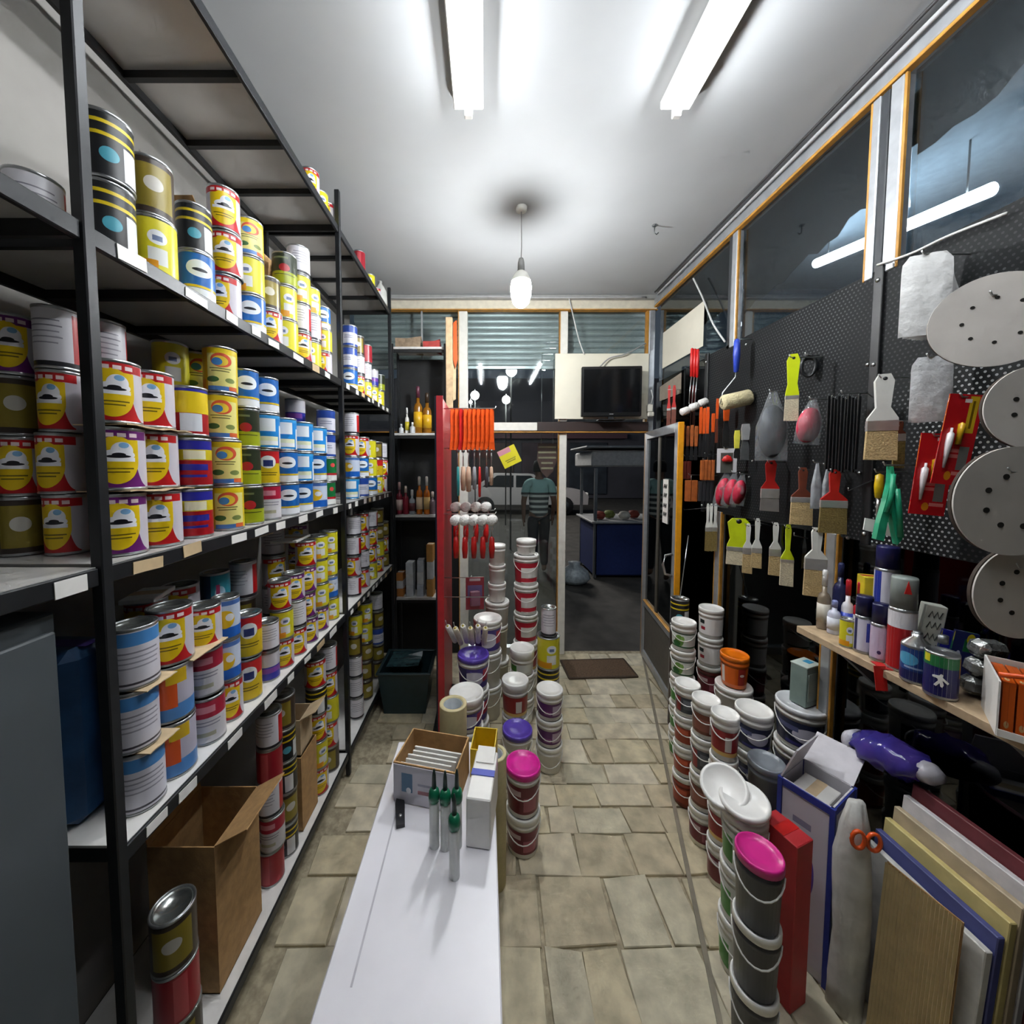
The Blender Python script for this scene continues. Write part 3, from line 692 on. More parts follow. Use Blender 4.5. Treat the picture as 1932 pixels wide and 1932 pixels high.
sheet('cardboard_sheet', -.80, -.69, .855, .975, LEV['C'] + .265, CARDL, 'tan cardboard strip under the red can beside the crimson band tins', amp=.001)
def open_box(name, loc, d, m, label, rz=0, flap=.5, wall=.003, cat='box', mprint=None, tilt=0, flaps=(1, 1, 1, 1), angs=(.5, .6, .8, .4)):
    t = thing(name, label, cat, loc, rot=(tilt, 0, rz)); x, y, z = d
    MB().box((0, 0, wall / 2), (x, y, wall)).build('base', m, t)
    for sx in (-1, 1): MB().box((sx * (x - wall) / 2, 0, z / 2), (wall, y, z)).build('side_panel', mprint if (mprint and sx < 0) else m, t)
    for sy in (-1, 1): MB().box((0, sy * (y - wall) / 2, z / 2), (x - 2 * wall, wall, z)).build('end_panel', mprint if (mprint and sy < 0) else m, t)
    fl = flap * min(x, y)
    for k, (ax, sg) in enumerate((('x', 1), ('x', -1), ('y', 1), ('y', -1))):
        if not flaps[k]: continue
        an = angs[k]
        mb = MB()
        if ax == 'x':
            mb.box((fl / 2, 0, 0), (fl, y - .004, wall)); o = mb.build('flap', m, t, (sg * (x / 2), 0, z), (0, -an if sg > 0 else -(PI - an), 0))
        else:
            mb.box((0, fl / 2, 0), (x - .004, fl, wall)); o = mb.build('flap', m, t, (0, sg * (y / 2), z), (an if sg > 0 else PI - an, 0, 0))
    return t
def closed_box(name, loc, d, m, label, cat='box', rz=0, tape=None, rot=None, bev=.002):
    t = thing(name, label, cat, loc, rot=rot or (0, 0, rz))
    MB().box((0, 0, d[2] / 2), d, bev=bev).build('box_body', m, t)
    MB().box((0, 0, d[2] + .0004), (d[0] * .98, min(.03, d[1] * .3), .0008)).build('tape_strip', tape or CARDL, t)
    return t
# open cartons stuffed among the cans on the bottom shelf and upper shelf
open_box('carton', (-.80, 1.45, LEV['D'] + .001), (.17, .13, .30), CARD, 'open brown carton among the cans on the bottom shelf, near bay', flap=.5, flaps=(0,0,0,0))
open_box('carton', (-.80, 1.45, LEV['D'] + .302), (.15, .11, .14), CARDL, 'small torn carton stacked on the brown carton on the bottom shelf', flap=.6, rz=.05, flaps=(1,1,0,0))
open_box('carton', (-.81, 1.03, LEV['D'] + .001), (.18, .19, .42), CARD, 'large brown carton with open flaps on the bottom shelf, near bay', flap=.55, angs=(.5, 1.4, 1.3, 1.35), flaps=(1, 1, 0, 0))
closed_box('blue_sack', (-.885, .742, LEV['C'] + .001), (.17, .10, .36), mat('dark_blue_pack', '#1d3f63', .45, var=.25, scale=14, bump=.4), 'dark blue pack at the rear of the lower shelf behind the rack post', 'pack', tape=mat('pack_purple', '#3a2a6a', .5), bev=.02)
open_box('carton', (-.905, 1.30, LEV['A'] + .001), (.19, .34, .26), CARD, 'brown carton with raised flaps at the back of the upper shelf', flap=.5, angs=(1.5,1.3,.9,.9))
closed_box('paper_packet', (-.83, .90, LEV['C'] + .40), (.07, .1, .012), PAPER, 'white folded paper packet on the crimson band tins', rz=.3)
closed_box('paper_packet', (-.80, 1.52, LEV['C'] + .4215), (.10, .15, .01), PAPER, 'flat white packet on the purple shield cans near the rack post', rz=.1)
closed_box('paper_packet', (-.83, 1.28, LEV['C'] + .4815), (.12, .12, .01), CARDL, 'flat tan packet on the rear cans of the lower shelf', rz=-.1)
# odd goods on the top shelf's far end
tb = atX(741, 585, -.73)
mb = MB().lathe([(0, 0), (.05, 0), (.056, .04), (.05, .10), (.03, .13), (.012, .15), (.016, .165), (0, .165)], 18, sx=.8)
o = mb.build('plastic_bag', mat('crumpled_white_bag', '#cfd0cb', .5, var=.1, bump=.4), None, (-.73, 2.66, LEV['T'] + .0005)); tag(o, 'white knotted plastic bag at the far end of the top shelf', 'bag')
# ------------------------------------------------------------------ plastic buckets
BK = {}
def bucket_meshes(r, h, body, lid, lab, lid_h, taper):
    k = (round(r, 4), round(h, 4), body, lid, lab, lid_h, taper)
    if k in BK: return BK[k]
    rb = r * taper; lh = lid_h
    pb = mat('bucket_' + body, body, .35, var=.03); pl = mat('bucket_' + lid, lid, .3, var=.03)
    wall = lambda z: rb + (r * .955 - rb) * z / (h - lh)
    bm_ = MB().lathe([(0, .002), (rb * .9, .002), (rb * .93, 0), (rb, .002), (wall(h - lh - .022), h - lh - .022), (r * .985, h - lh - .02), (r * .985, h - lh - .012), (r * .955, h - lh - .01), (r * .955, h - lh + .004), (0, h - lh + .004)], 30).mesh('bucket_body', pb)
    ld = MB().lathe([(0, h - lh - .002), (r, h - lh - .002), (r, h - .004), (r * .97, h), (r * .90, h), (r * .88, h - .004), (r * .4, h - .0045), (0, h - .0045)], 30).mesh('lid', pl)
    lb = None
    if lab:
        z0, z1 = .02, h - lh - .03
        lb = wrap_mesh('printed_sleeve', wall(z0) + .0006, wall(z1) + .0006, z0, z1, lab, 26, -.62, .62)
    zz = h - lh - .016
    pts = [(r * 1.0 * math.cos(a), -r * 1.03 * math.sin(a) - .001, zz - r * .85 * math.sin(a)) for a in [PI * i / 12 for i in range(13)]]
    hd = MB().tube(pts, .0022, 6).mesh('handle', mat('bucket_handle', '#dcdad6', .4))
    BK[k] = (bm_, ld, lb, hd); return BK[k]
def bucket(x, y, z, r, h, label, body='#e6e4df', lid='#f0efeb', lab=None, handle=True, rz=None, name='paint_bucket', group=None, lid_h=.02, taper=.86, tilt=None):
    bm_, ld, lb, hd = bucket_meshes(r, h, body, lid, lab, lid_h, taper)
    a = math.atan2(-y, -x) + PI / 2 if rz is None else rz
    o = link(name, bm_, None, (x, y, z + .0005), (tilt[0], tilt[1], a) if tilt else (0, 0, a)); tag(o, label, 'bucket', group)
    link('lid', ld, o)
    if lb: link('printed_sleeve', lb, o)
    if handle: link('handle', hd, o)
    return o
def sleeve(key, base, *layers): return print_mat('sleeve_' + key, base, layers, .3)
S_RED = sleeve('red', '#8e1e20', ('r', .1, .5, .08, .3, '#d9d2cc'), ('r', 0, .08, .9, .08, '#d8b26a'))
S_RUST = sleeve('rust', '#9c3a22', ('r', -.1, .75, .16, .14, '#c9552f'), ('r', .3, .4, .1, .3, '#7c2418'))
S_WINE = sleeve('wine', '#6e2230', ('r', .15, .35, .14, .25, '#a85a6a'), ('r', -.2, .75, .16, .1, '#c9b2b4'))
S_PLUM = sleeve('plum', '#5a2560', ('r', .2, .5, .12, .35, '#b9a4b8'), ('r', -.05, .3, .1, .14, '#8a4f88'))
S_VIO = sleeve('violet', '#473a86', ('e', .0, .5, .25, .35, '#d8d4e2'), ('r', -.25, .5, .1, .45, '#2c2568'), ('r', .32, .6, .1, .3, '#b02438'))
S_WR = sleeve('white_red', '#dedbd6', ('r', 0, .88, .9, .12, '#b01c30'), ('r', .1, .14, .3, .1, '#c22a3c'), ('r', -.3, .5, .16, .5, '#b01c30'))
S_LEAF = sleeve('leaf', '#dfe3dc', ('e', -.12, .45, .13, .4, '#6f9a48'), ('e', -.2, .25, .12, .18, '#2f6b38'), ('r', 0, .96, .9, .04, '#3a4a3a'), ('e', -.02, .6, .05, .2, '#8ab45a'), ('r', 0, .05, .9, .05, '#2f5a38'))
S_NAVY = sleeve('navy', '#2a2f48', ('e', .1, .5, .2, .3, '#c9c6d6'), ('r', -.2, .7, .18, .1, '#5a5f86'), ('r', .1, .1, .3, .06, '#3a3a7c'))
S_SLATE = sleeve('slate', '#3c4048', ('r', .1, .55, .2, .3, '#6a6e78'), ('r', -.25, .5, .08, .45, '#8f2a2a'))
S_BRN = sleeve('brown', '#6e3a28', ('r', 0, .45, .3, .3, '#94584a'), ('r', .2, .5, .1, .4, '#d0c8be'))
S_LOGO = sleeve('dark_red_mark', '#ece9e6', ('r', -.25, .75, .08, .12, '#1d2a2a'), ('r', -.22, .35, .07, .1, '#a02030'))
S_GRN = sleeve('green', '#e0e2dc', ('r', -.3, .4, .14, .4, '#3f8a36'))
def bstack(px, Y, ztop_py, specs, label, rz=None):
    """specs from top to bottom: (r, h, kwargs); the pile stands on the floor"""
    x = atY(px, ztop_py, Y).x
    tot = sum(s[1] + .0006 for s in specs); z = 0.0
    n = len(specs)
    for i, s in enumerate(reversed(specs)):
        r, h, kw = s
        lk = kw.pop('look') if 'look' in kw else 'white'
        pos = 'topmost' if i == n - 1 else ('bottom' if i == 0 else ORD[i] + ' up')
        lab = f"{lk} bucket, {pos} of the {label}" if n > 1 else f"{lk} bucket {label}"
        bucket(x, Y, z, r, h, lab, rz=rz, **kw); z += h + .0006
    return z
D = lambda look, **k: dict(look=look, **k)
W_ = dict
# right-hand piles
bstack(1297, 1.65, 1300, [(.053, .141, D('slate-label', lab=S_SLATE)), (.053, .141, D('rust-red', lab=S_RUST)), (.053, .141, D('rust-red', lab=S_RUST)), (.053, .141, D('rust-red', lab=S_RUST, body='#8c3524'))], 'pile nearest the floor strip by the doorway')
bstack(1332, 1.47, 1330, [(.052, .152, D('brown-label', lab=S_BRN)), (.052, .152, D('grey-label', lab=S_SLATE)), (.052, .152, D('brown-label', lab=S_BRN)), (.052, .152, D('rust-label', lab=S_WINE))], 'pile right of the rust-red pile')
bstack(1368, 1.32, 1355, [(.046, .162, D('red-label', lab=S_RED)), (.046, .162, D('wine-label', lab=S_WINE)), (.046, .162, D('red-label', lab=S_RED)), (.046, .162, D('wine-label', lab=S_WINE))], 'middle pile of slim buckets left of the navy pile')
bstack(1422, 1.40, 1350, [(.063, .153, D('white-lidded navy', lab=S_NAVY)), (.063, .153, D('navy-label', lab=S_NAVY)), (.063, .153, D('navy-label', lab=S_NAVY)), (.063, .153, D('navy-label', lab=S_NAVY))], 'navy pile beside the open white carton')
bstack(1446, 1.235, 1448, [(.055, .185, D('grey-lidded grey', lid='#80868d', body='#5d6168', handle=False)), (.055, .175, D('dark grey', body='#55595f', handle=False)), (.055, .175, D('dark grey', body='#55595f', lid='#80868d', handle=False))], 'grey pile in front of the navy pile')
bstack(1290, 1.93, 1183, [(.060, .147, D('green leaf', lab=S_LEAF)), (.060, .147, D('green leaf', lab=S_LEAF)), (.060, .147, D('white', lab=S_GRN)), (.060, .147, D('white', lab=S_GRN)), (.060, .147, D('white', lab=S_GRN))], 'green leaf pile by the open door')
bstack(1342, 1.99, 1150, [(.061, .157, D('white tall', lab=S_LOGO, handle=False, taper=.9)), (.061, .157, D('white tall', lab=S_LOGO, handle=False, taper=.9)), (.061, .157, D('dark red', lab=S_WINE, body='#5a2420')), (.061, .157, D('dark red', lab=S_WINE, body='#5a2420')), (.061, .157, D('dark red', lab=S_WINE, body='#5a2420'))], 'white tub pile behind the orange bucket')
bstack(1386, 1.73, 1240, [(.060, .150, D('orange-lidded orange', lid='#f07a10', body='#d9661a', lab=sleeve('orange', '#e0651a', ('r', .2, .5, .1, .5, '#a83228'), ('e', .2, .6, .06, .08, '#e6d6cc'), ('r', -.3, .5, .06, .5, '#d9d0c8')), handle=False, taper=.82)), (.078, .17, D('wide white')), (.078, .17, D('wide white')), (.078, .17, D('wide white'))], 'pile topped by the orange bucket')
# wide lids in the lower right
bstack(1404, 1.075, 1560, [(.060, .17, D('white-lidded', lab=S_GRN)), (.060, .17, D('white-lidded', lab=S_GRN)), (.060, .17, D('white-lidded', lab=S_GRN))], 'near pile under the loose white lids')
p = atY(1404, 1560, 1.075)
for i, (dx, dy, dz, tx, ty) in enumerate(((-.035, .045, .028, .35, -.42), (-.002, .0, .020, .12, -.16))):
    o = MB().lathe([(0, 0), (.062, 0), (.066, .004), (.066, .014), (.062, .018), (.056, .018), (.054, .014), (0, .013)], 36).build('bucket_lid', mat('loose_lid_white', '#f2f1ee', .3, var=.02), None, (p.x + dx, 1.075 + dy, .5125 + dz), (tx, ty, 0))
    tag(o, ('loose white bucket lid leaning behind the other loose lid', 'loose white bucket lid lying askew on the near white pile')[i], 'lid')
bstack(1432, .935, 1620, [(.055, .185, D('pink-lidded dark', lid='#d62a8c', body='#3c3c40')), (.055, .185, D('dark', body='#3c3c40')), (.055, .16, D('dark', body='#3c3c40'))], 'nearest pile below the loose white lids')
# pail with a box on top, against the side glass
pz = bstack(1512, 1.47, 1320, [(.085, .17, D('wide white-lidded', lid='#e9ebee', lab=S_NAVY)), (.085, .21, D('wide navy-banded', lab=S_NAVY)), (.085, .21, D('wide white-bodied', lab=S_NAVY))], 'pail pile against the side glass')
p = atY(1518, 1300, 1.47)
t = thing('product_box', 'small grey green box standing on the wide pail by the glass', 'box', (p.x, 1.47, pz + .0005), rz=.35)
GRB = mat('grey_green_box', '#7f918a', .5, var=.06); GRB2 = mat('grey_green_box_top', '#c3d0c8', .5)
MB().box((0, 0, .08), (.085, .06, .16), bev=.002).build('box_body', GRB, t)
MB().box((0, 0, .163), (.088, .063, .005), bev=.001).build('box_top', GRB2, t)
MB().box((.015, 0, .166), (.03, .025, .001)).build('blue_mark', mat('blue_print', '#3f9ac4', .5), t)
MB().box((0, -.031, .08), (.07, .002, .11)).build('window_sheet', mat('box_window', '#a9b8b0', .2), t)
# lane of buckets left of the doorway
bstack(993, 2.55, 1018, [(.069, .10, D('small plain white', handle=False, lid_h=.025)), (.087, .205, D('red-banded white', lab=S_WR)), (.085, .205, D('red-banded white', lab=S_WR)), (.085, .205, D('red-banded white', lab=S_WR)), (.087, .2, D('red-label', lab=S_RED)), (.087, .135, D('plain white'))], 'tall pile against the glass')
bstack(938, 2.50, 1028, [(.058, .135, D('slim white', handle=False)), (.058, .125, D('slim white', handle=False)), (.062, .125, D('slim white', handle=False)), (.084, .16, D('wide white', handle=False)), (.075, .24, D('pale cream', body='#cfccb8', handle=False)), (.084, .24, D('pale cream', body='#cfccb8', handle=False))], 'tall slim pile beside the red display stand')
bstack(985, 2.22, 1232, [(.075, .15, D('white-lidded', lab=S_GRN, lid_h=.05, handle=False)), (.075, .15, D('green-marked', lab=S_GRN)), (.075, .15, D('green-marked', lab=S_GRN))], 'pile with a green mark before the tall pile')
bstack(972, 1.99, 1290, [(.074, .195, D('red and yellow white-lidded', lab=S_RED, lid_h=.04, handle=False)), (.074, .19, D('red-label', lab=S_RED))], 'pile behind the purple-lidded bucket')
bstack(976, 1.74, 1387, [(.073, .145, D('purple-lidded', lid='#5b44b0')), (.073, .14, D('plain white'))], 'pile behind the pink-lidded bucket')
bstack(987, 1.45, 1462, [(.071, .185, D('pink-lidded', lid='#e0259c', lab=S_WINE, lid_h=.022)), (.071, .165, D('wine-label', lab=S_WINE))], 'pink topped pile beside the table')
bstack(1037, 1.85, 1310, [(.068, .14, D('white-lidded plum', lab=S_PLUM)), (.068, .14, D('plum-label', lab=S_PLUM)), (.068, .138, D('plain white'))], 'plum pile at the edge of the aisle')
bstack(893, 1.97, 1245, [(.086, .18, D('purple-lidded wide', lid='#5a43ae', lab=S_VIO)), (.086, .18, D('violet-label wide', lab=S_VIO)), (.086, .18, D('violet-label wide', lab=S_VIO))], 'wide violet pile beside the red stand')
bstack(880, 1.72, 1318, [(.083, .16, D('white-lidded wide', lab=S_VIO, lid_h=.035)), (.083, .16, D('violet-label wide', lab=S_VIO)), (.083, .16, D('violet-label wide', lab=S_VIO))], 'wide violet pile behind the paper roll')
bstack(920, 2.26, 1180, [(.088, .2, D('white-lidded', lab=S_VIO)), (.088, .21, D('white')), (.088, .21, D('white'))], 'pile behind the cream roller sleeves')
# metal cans in front of the glass
x = atY(1036, 1200, 2.2).x; z = 0
for i, (ty, r, h, lk) in enumerate((('dark', .069, .17, 'dark shaded'), ('black', .069, .17, 'black ringed'), ('lemon', .069, .19, 'yellow label'), ('backs', .046, .17, 'slim silver'))):
    can(x, 2.22, z + .0005, ty, r, h, f'{lk} paint can, {("bottom", "second up", "third up", "topmost")[i]} in the metal can pile by the glass', None, 0); z += h + .0006

# ------------------------------------------------------------------ masking paper rolls
BEI = mat('masking_paper', '#cbbf94', .6, var=.04, scale=60); BEIE = mat('masking_paper_edge', '#e3d7ac', .7); CORE = mat('grey_core', '#9aa0a4', .6)
def roll(px, py, Y, r, h, label, z0=0.0):
    x = atY(px, py, Y).x
    t = thing('masking_paper_roll', label, 'roll', (x, Y, z0 + .0005))
    MB().lathe([(r * .72, .0), (r, .0), (r, h - .002), (r * .99, h), (r * .72, h)], 32, ring=True).build('wound_paper', [BEI], t)
    MB().lathe([(r * .64, .001), (r * .715, .001), (r * .715, h - .004), (r * .64, h - .004)], 32, ring=True).build('core', CORE, t)
    MB().lathe([(0, h * .8), (r * .63, h * .8), (r * .63, h * .8 + .002), (0, h * .8 + .002)], 24).build('core_plug', CORE, t)
roll(855, 1350, 1.45, .055, .60, 'tall beige masking paper roll standing behind the table')
roll(932, 1445, 1.315, .046, .50, 'shorter beige paper roll at the right corner of the table')

# ------------------------------------------------------------------ small white table
tb = thing('work_table', 'small white-topped table with grey sides in the foreground', 'table', (-.135, .90, 0))
TW, TD, TZ = .33, .68, .60
TOPM = mat('table_top_white', '#e6e4ea', .35, var=.05, scale=5)
MB().box((0, 0, TZ - .01), (TW, TD, .02), bev=.003).build('table_top', TOPM, tb)
GREYP = mat('table_side_grey', '#70757a', .5)
for sx in (-1, 1): MB().box((sx * (TW / 2 - .012), 0, (TZ - .02) / 2), (.012, TD - .02, TZ - .022), bev=.002).build('side_panel', GREYP, tb)
MB().box((0, TD / 2 - .02, (TZ - .02) / 2), (TW - .04, .012, TZ - .022), bev=.002).build('back_panel', GREYP, tb)
MB().box((-.11, -.02, TZ + .0003), (.004, .5, .0006)).build('top_crease', mat('table_crease', '#b9b6bf', .6), tb)
# carton on the table
PB = print_mat('carton_print', '#cfccd4', [('r', -.55, .55, .18, .25, '#5d7d9a'), ('e', -.5, .35, .08, .08, '#e8e8ec'), ('r', .25, .35, .45, .05, '#9a6a70'), ('r', .1, .55, .3, .03, '#9a98a8')], .5)
bx = open_box('carton', (-.155, 1.06, TZ + .0005), (.185, .14, .115), CARD, 'open cardboard carton of white sleeves on the small table', rz=-.22, flaps=(0, 0, 0, 0), wall=.004)
o = link('printed_face', panel_mesh('printed_face', .182, .11, PB), bx, (0, -.0722, .002))
for i in range(5):
    o = MB().box((0, 0, 0), (.15 - .01 * (i % 2), .006, .085), bev=.001).build('white_sleeve', PAPER, None); o.location = Vector((-.155, 1.06, TZ + .0525)) + Matrix.Rotation(-.22, 3, 'Z') @ Vector((-.008 + .004 * i, -.05 + .018 * i, 0)); o.rotation_euler = (-.18 + .03 * i, 0, -.22)
    tag(o, f'white card sleeve, {ORD[i]} from the front in the open table carton', 'sleeve', 'card sleeves in the table carton')
YELP = mat('yellow_tray', '#d9b81e', .5, var=.1)
yt = thing('yellow_box', 'yellow open box at the back right of the small table', 'box', (-.002, 1.135, TZ + .0005), rz=-.12)
MB().box((0, 0, .002), (.075, .10, .004)).build('base', YELP, yt)
for sx in (-1, 1): MB().box((sx * .036, 0, .045), (.003, .10, .09)).build('side_panel', YELP, yt)
for sy in (-1, 1): MB().box((0, sy * .0485, .045), (.07, .003, .09)).build('end_panel', YELP, yt)
wb = thing('white_sachet_box', 'tall white box with a blue stripe at the right of the table', 'box', (-.005, .955, TZ + .0005), rz=-.15)
MB().box((0, 0, .065), (.062, .16, .13), bev=.003).build('box_body', WHITE, wb)
MB().box((0, 0, .131), (.0625, .02, .003)).build('blue_stripe', mat('blue_stripe', '#4a55b0', .5), wb)
MB().box((.0, .055, .135), (.05, .045, .012), rot=(.3, 0, 0)).build('loose_flap', PAPER, wb)
# glue tubes with green caps
TUBEM = mat('glue_tube_white', '#d9dcd8', .35); GCAP = mat('green_cap', '#0f6b4a', .3); NOZ = mat('dark_nozzle', '#22302b', .4)
for i, (px, py, Y, wd) in enumerate(((819, 1480, .885, 'leftmost'), (840, 1486, .88, 'second from the left'), (862, 1494, .885, 'third from the left'), (857, 1530, .815, 'nearest, in front of the others'))):
    x = atY(px, py, Y).x
    t = thing('glue_tube', f'white glue tube with green cap on the small table, {wd}', 'tube', (x, Y, TZ + .0005), rot=(0, 0, 0), group='green-capped glue tubes')
    MB().lathe([(0, 0), (.0125, 0), (.0125, .115), (.011, .12), (0, .12)], 18).build('tube_body', TUBEM, t)
    MB().lathe([(0, .12), (.0135, .12), (.0145, .132), (.0125, .145), (.007, .152), (0, .152)], 18).build('cap', GCAP, t)
    MB().lathe([(0, .152), (.006, .152), (.0045, .185), (.002, .20), (0, .20)], 12).build('nozzle', NOZ, t)
kn = thing('cutter_knife', 'black utility knife lying on the table left of the carton', 'knife', tuple(atZ(755, 1530, TZ + .006)), rz=.25)
MB().prism([(-.011, -.045), (.011, -.045), (.013, .02), (.008, .045), (-.008, .045), (-.013, .02)], .01, Matrix.Rotation(-PI / 2, 4, 'X')).build('knife_handle', mat('knife_black', '#1c1c20', .4), kn)
MB().lathe([(0, .005), (.005, .005), (.004, .008), (0, .008)], 12, M=Matrix.Translation((0, -.02, 0))).build('knife_button', WIRE, kn)

# ------------------------------------------------------------------ red display stand
RP = mat('red_stand_paint', '#b3232a', .4, var=.06, scale=4); NV = mat('navy_edge', '#1c2238', .5)
ds = thing('display_stand', 'tall red display panel with hooks of small tools', 'display', (-.244, 2.3, 0))
MB().box((0, 0, .97), (.022, .56, 1.93), bev=.003).build('red_panel', RP, ds)
MB().box((-.02, 0, .97), (.016, .56, 1.93), bev=.002).build('navy_back', NV, ds)
MB().box((0, -.283, .97), (.036, .008, 1.93)).build('front_edge', mat('red_edge', '#c23038', .4), ds)
MB().box((0, 0, .01), (.12, .5, .02), bev=.003).build('foot', BLK, ds)
def stand_hook(z, y, ln):
    MB().tube([(.01, y, z), (ln, y, z), (ln + .008, y, z + .012)], .003, 6).build('hook', WIRE, ds)
SX = -.244
ORP = mat('orange_plastic', '#e2561c', .35, var=.08); REDP = mat('red_plastic', '#c4201e', .35, var=.08)
# row of orange scrapers
stand_hook(1.885, -.17, .30)
n = 10
for i in range(n):
    x = atY(854 + 8.2 * i, 770, 2.13).x
    t = thing('plastic_scraper', f'orange plastic scraper, {ORD[i]} from the red panel on the top hook', 'scraper', (x, 2.13, 1.882), rz=.5 + rc.uniform(-.08, .08), group='orange scrapers on the stand')
    m = REDP if i == 2 else ORP
    if i == 2: t['label'] = 'red plastic scraper, third from the red panel on the top hook'
    MB().prism([(-.016, -.19), (.016, -.19), (.0135, -.16), (.0135, -.01), (.010, -.001), (-.010, -.001), (-.0135, -.01), (-.0135, -.16)], .007).build('handle', m, t)
    MB().prism([(-.021, -.232), (.021, -.232), (.017, -.19), (-.017, -.19)], .005).build('blade', m, t)
# second hook: tools with coloured grips
stand_hook(1.66, -.17, .27)
TEAL = mat('teal_grip', '#2c8f90', .4); WOODL = mat('pale_wood', '#bb9a82', .6, var=.12)
for i, (px, m, hh, w_) in enumerate(((864, TEAL, .28, .010), (874, WOODL, .23, .016), (884, WOODL, .24, .017), (895, mat('grey_grip', '#8d9094', .4), .22, .013), (905, REDP, .29, .009), (918, mat('dark_grip', '#4b4a52', .5), .2, .012), (927, WOODL, .18, .012))):
    x = atY(px, 890, 2.13).x
    t = thing('hand_tool', f'thin hand tool on the second stand hook, {ORD[i]} from the red panel', 'tool', (x, 2.13, 1.657), rz=.4, group='thin tools on the stand')
    MB().tube([(0, 0, -.001), (0, 0, -.1)], .0035, 8).build('shank', WIRE, t)
    MB().lathe([(0, -.1 - hh * .62), (w_ * .8, -.1 - hh * .6), (w_, -.1 - hh * .3), (w_ * .7, -.105), (0, -.1)], 14).build('grip', m, t)
    MB().lathe([(.006, -.022), (.010, -.018), (.010, -.008), (.006, -.004)], 12, ring=True).build('collar', DSTEEL, t)
# mini rollers with red handles
FLUF = mat('white_fleece', '#f0eeea', .95, var=.06, scale=160, bump=.8)
def mini_roller(x, y, z, label, rz, hm=REDP, fm=FLUF, s=1.0, group=None):
    t = thing('mini_roller', label, 'roller', (x, y, z), rz=rz, group=group)
    MB().lathe([(0, -.03 * s), (.018 * s, -.03 * s), (.023 * s, -.022 * s), (.024 * s, .0), (.023 * s, .022 * s), (.018 * s, .03 * s), (0, .03 * s)], 16, M=Matrix.Rotation(PI / 2, 4, 'Y')).build('fleece_sleeve', fm, t)
    MB().tube([(.031 * s, 0, 0), (.038 * s, 0, -.002 * s), (.038 * s, 0, -.035 * s), (0, 0, -.05 * s), (0, 0, -.075 * s)], .002 * s, 6).build('wire_frame', WIRE, t)
    MB().lathe([(0, -.175 * s), (.010 * s, -.172 * s), (.014 * s, -.13 * s), (.011 * s, -.08 * s), (0, -.072 * s)], 12).build('handle', hm, t)
    return t
stand_hook(1.29, -.23, .30); stand_hook(1.29, -.05, .30)
ng = 0
for row_, (Y, zz, n) in enumerate(((2.07, 1.255, 5), (2.25, 1.31, 4))):
    for i in range(n):
        x = atY(860 + (17.0 if row_ == 0 else 19) * i, 960, Y).x
        mini_roller(x, Y, zz, f'white fleece mini roller with red handle, {ORD[i]} along the {("front", "rear")[row_]} stand hook', 1.3 + rc.uniform(-.1, .1), s=1.25, group='mini rollers on the stand')
# packet with purple print, cream sleeves below
t = thing('blister_packet', 'purple and red blister packet on the red stand above cream sleeves', 'packet', (atY(896, 1120, 2.1).x, 2.1, .60 + .15), rz=.1)
t.location.z = atY(896, 1150, 2.1).z
link('printed_card', panel_mesh('printed_card', .105, .19, print_mat('purple_packet', '#8c2a3a', [('r', 0, .55, .8, .2, '#6a5a86'), ('r', 0, .92, .6, .04, '#c9b8bc'), ('r', 0, .3, .7, .12, '#a01c24')], .3)), t)
MB().box((0, -.012, .07), (.06, .02, .09), bev=.006).build('blister', mat('blister_clear', '#8a5a70', .15), t)
stand_hook(atY(896, 1090, 2.1).z, -.2, .16)
CRM = mat('cream_fleece', '#dfd6bd', .95, var=.08, scale=120, bump=.6)
stand_hook(.83, -.27, .26)
for i in range(6):
    px, py = 852 + 12.5 * i, 1196 + (i % 2) * 4
    p = atY(px, py, 2.0)
    t = thing('roller_sleeve', f'cream roller sleeve, {ORD[i]} from the red panel in the lowest stand row', 'roller', p, group='cream sleeves on the stand', rot=(.55, -.28 + .07 * i, 0))
    MB().lathe([(.006, -.075), (.013, -.073), (.015, -.066), (.015, .066), (.013, .073), (.006, .075)], 16, ring=True).build('sleeve', CRM if i % 2 else FLUF, t)
    MB().lathe([(.0, -.08), (.0058, -.078), (.0058, .078), (0, .08)], 10).build('core', mat('yellow_core', '#d4c04a', .6), t)
    MB().tube([(0, 0, .079), (0, 0, .10), (0, .012, .112)], .002, 6).build('hanging_loop', WIRE, t)

# ------------------------------------------------------------------ corner cabinet facing the shop
cb = thing('corner_rack', 'narrow black shelf unit of small bottles in the back left corner', 'shelving', (-.49, 2.88, 0))
cx0, cx1, cd = -.685, -.295, .19
for xx in (cx0, cx1):
    for yy in (2.785, 2.97):
        MB().box((xx + .49, yy - 2.88, 1.23), (.018, .018, 2.46), bev=.002).build('post', POSTM, cb)
CZ = [atY(780, q, 2.78).z for q in (654, 817, 972, 1128)]
for z_ in CZ:
    MB().box((0, 0, z_ - .004), (cx1 - cx0 - .02, cd, .007)).build('shelf_board', BOARDW, cb)
    MB().box((0, -.095, z_ - .008), (cx1 - cx0 - .02, .006, .016)).build('front_lip', mat('pale_lip', '#c9c7c4', .5), cb)
    MB().box((0, -.09, z_ - .03), (cx1 - cx0 - .02, .01, .02)).build('front_rail', BLK, cb)
MB().box((0, .103, 1.2), (cx1 - cx0 + .02, .004, 2.4)).build('back_sheet', mat('rack_back_black', '#101113', .6), cb)
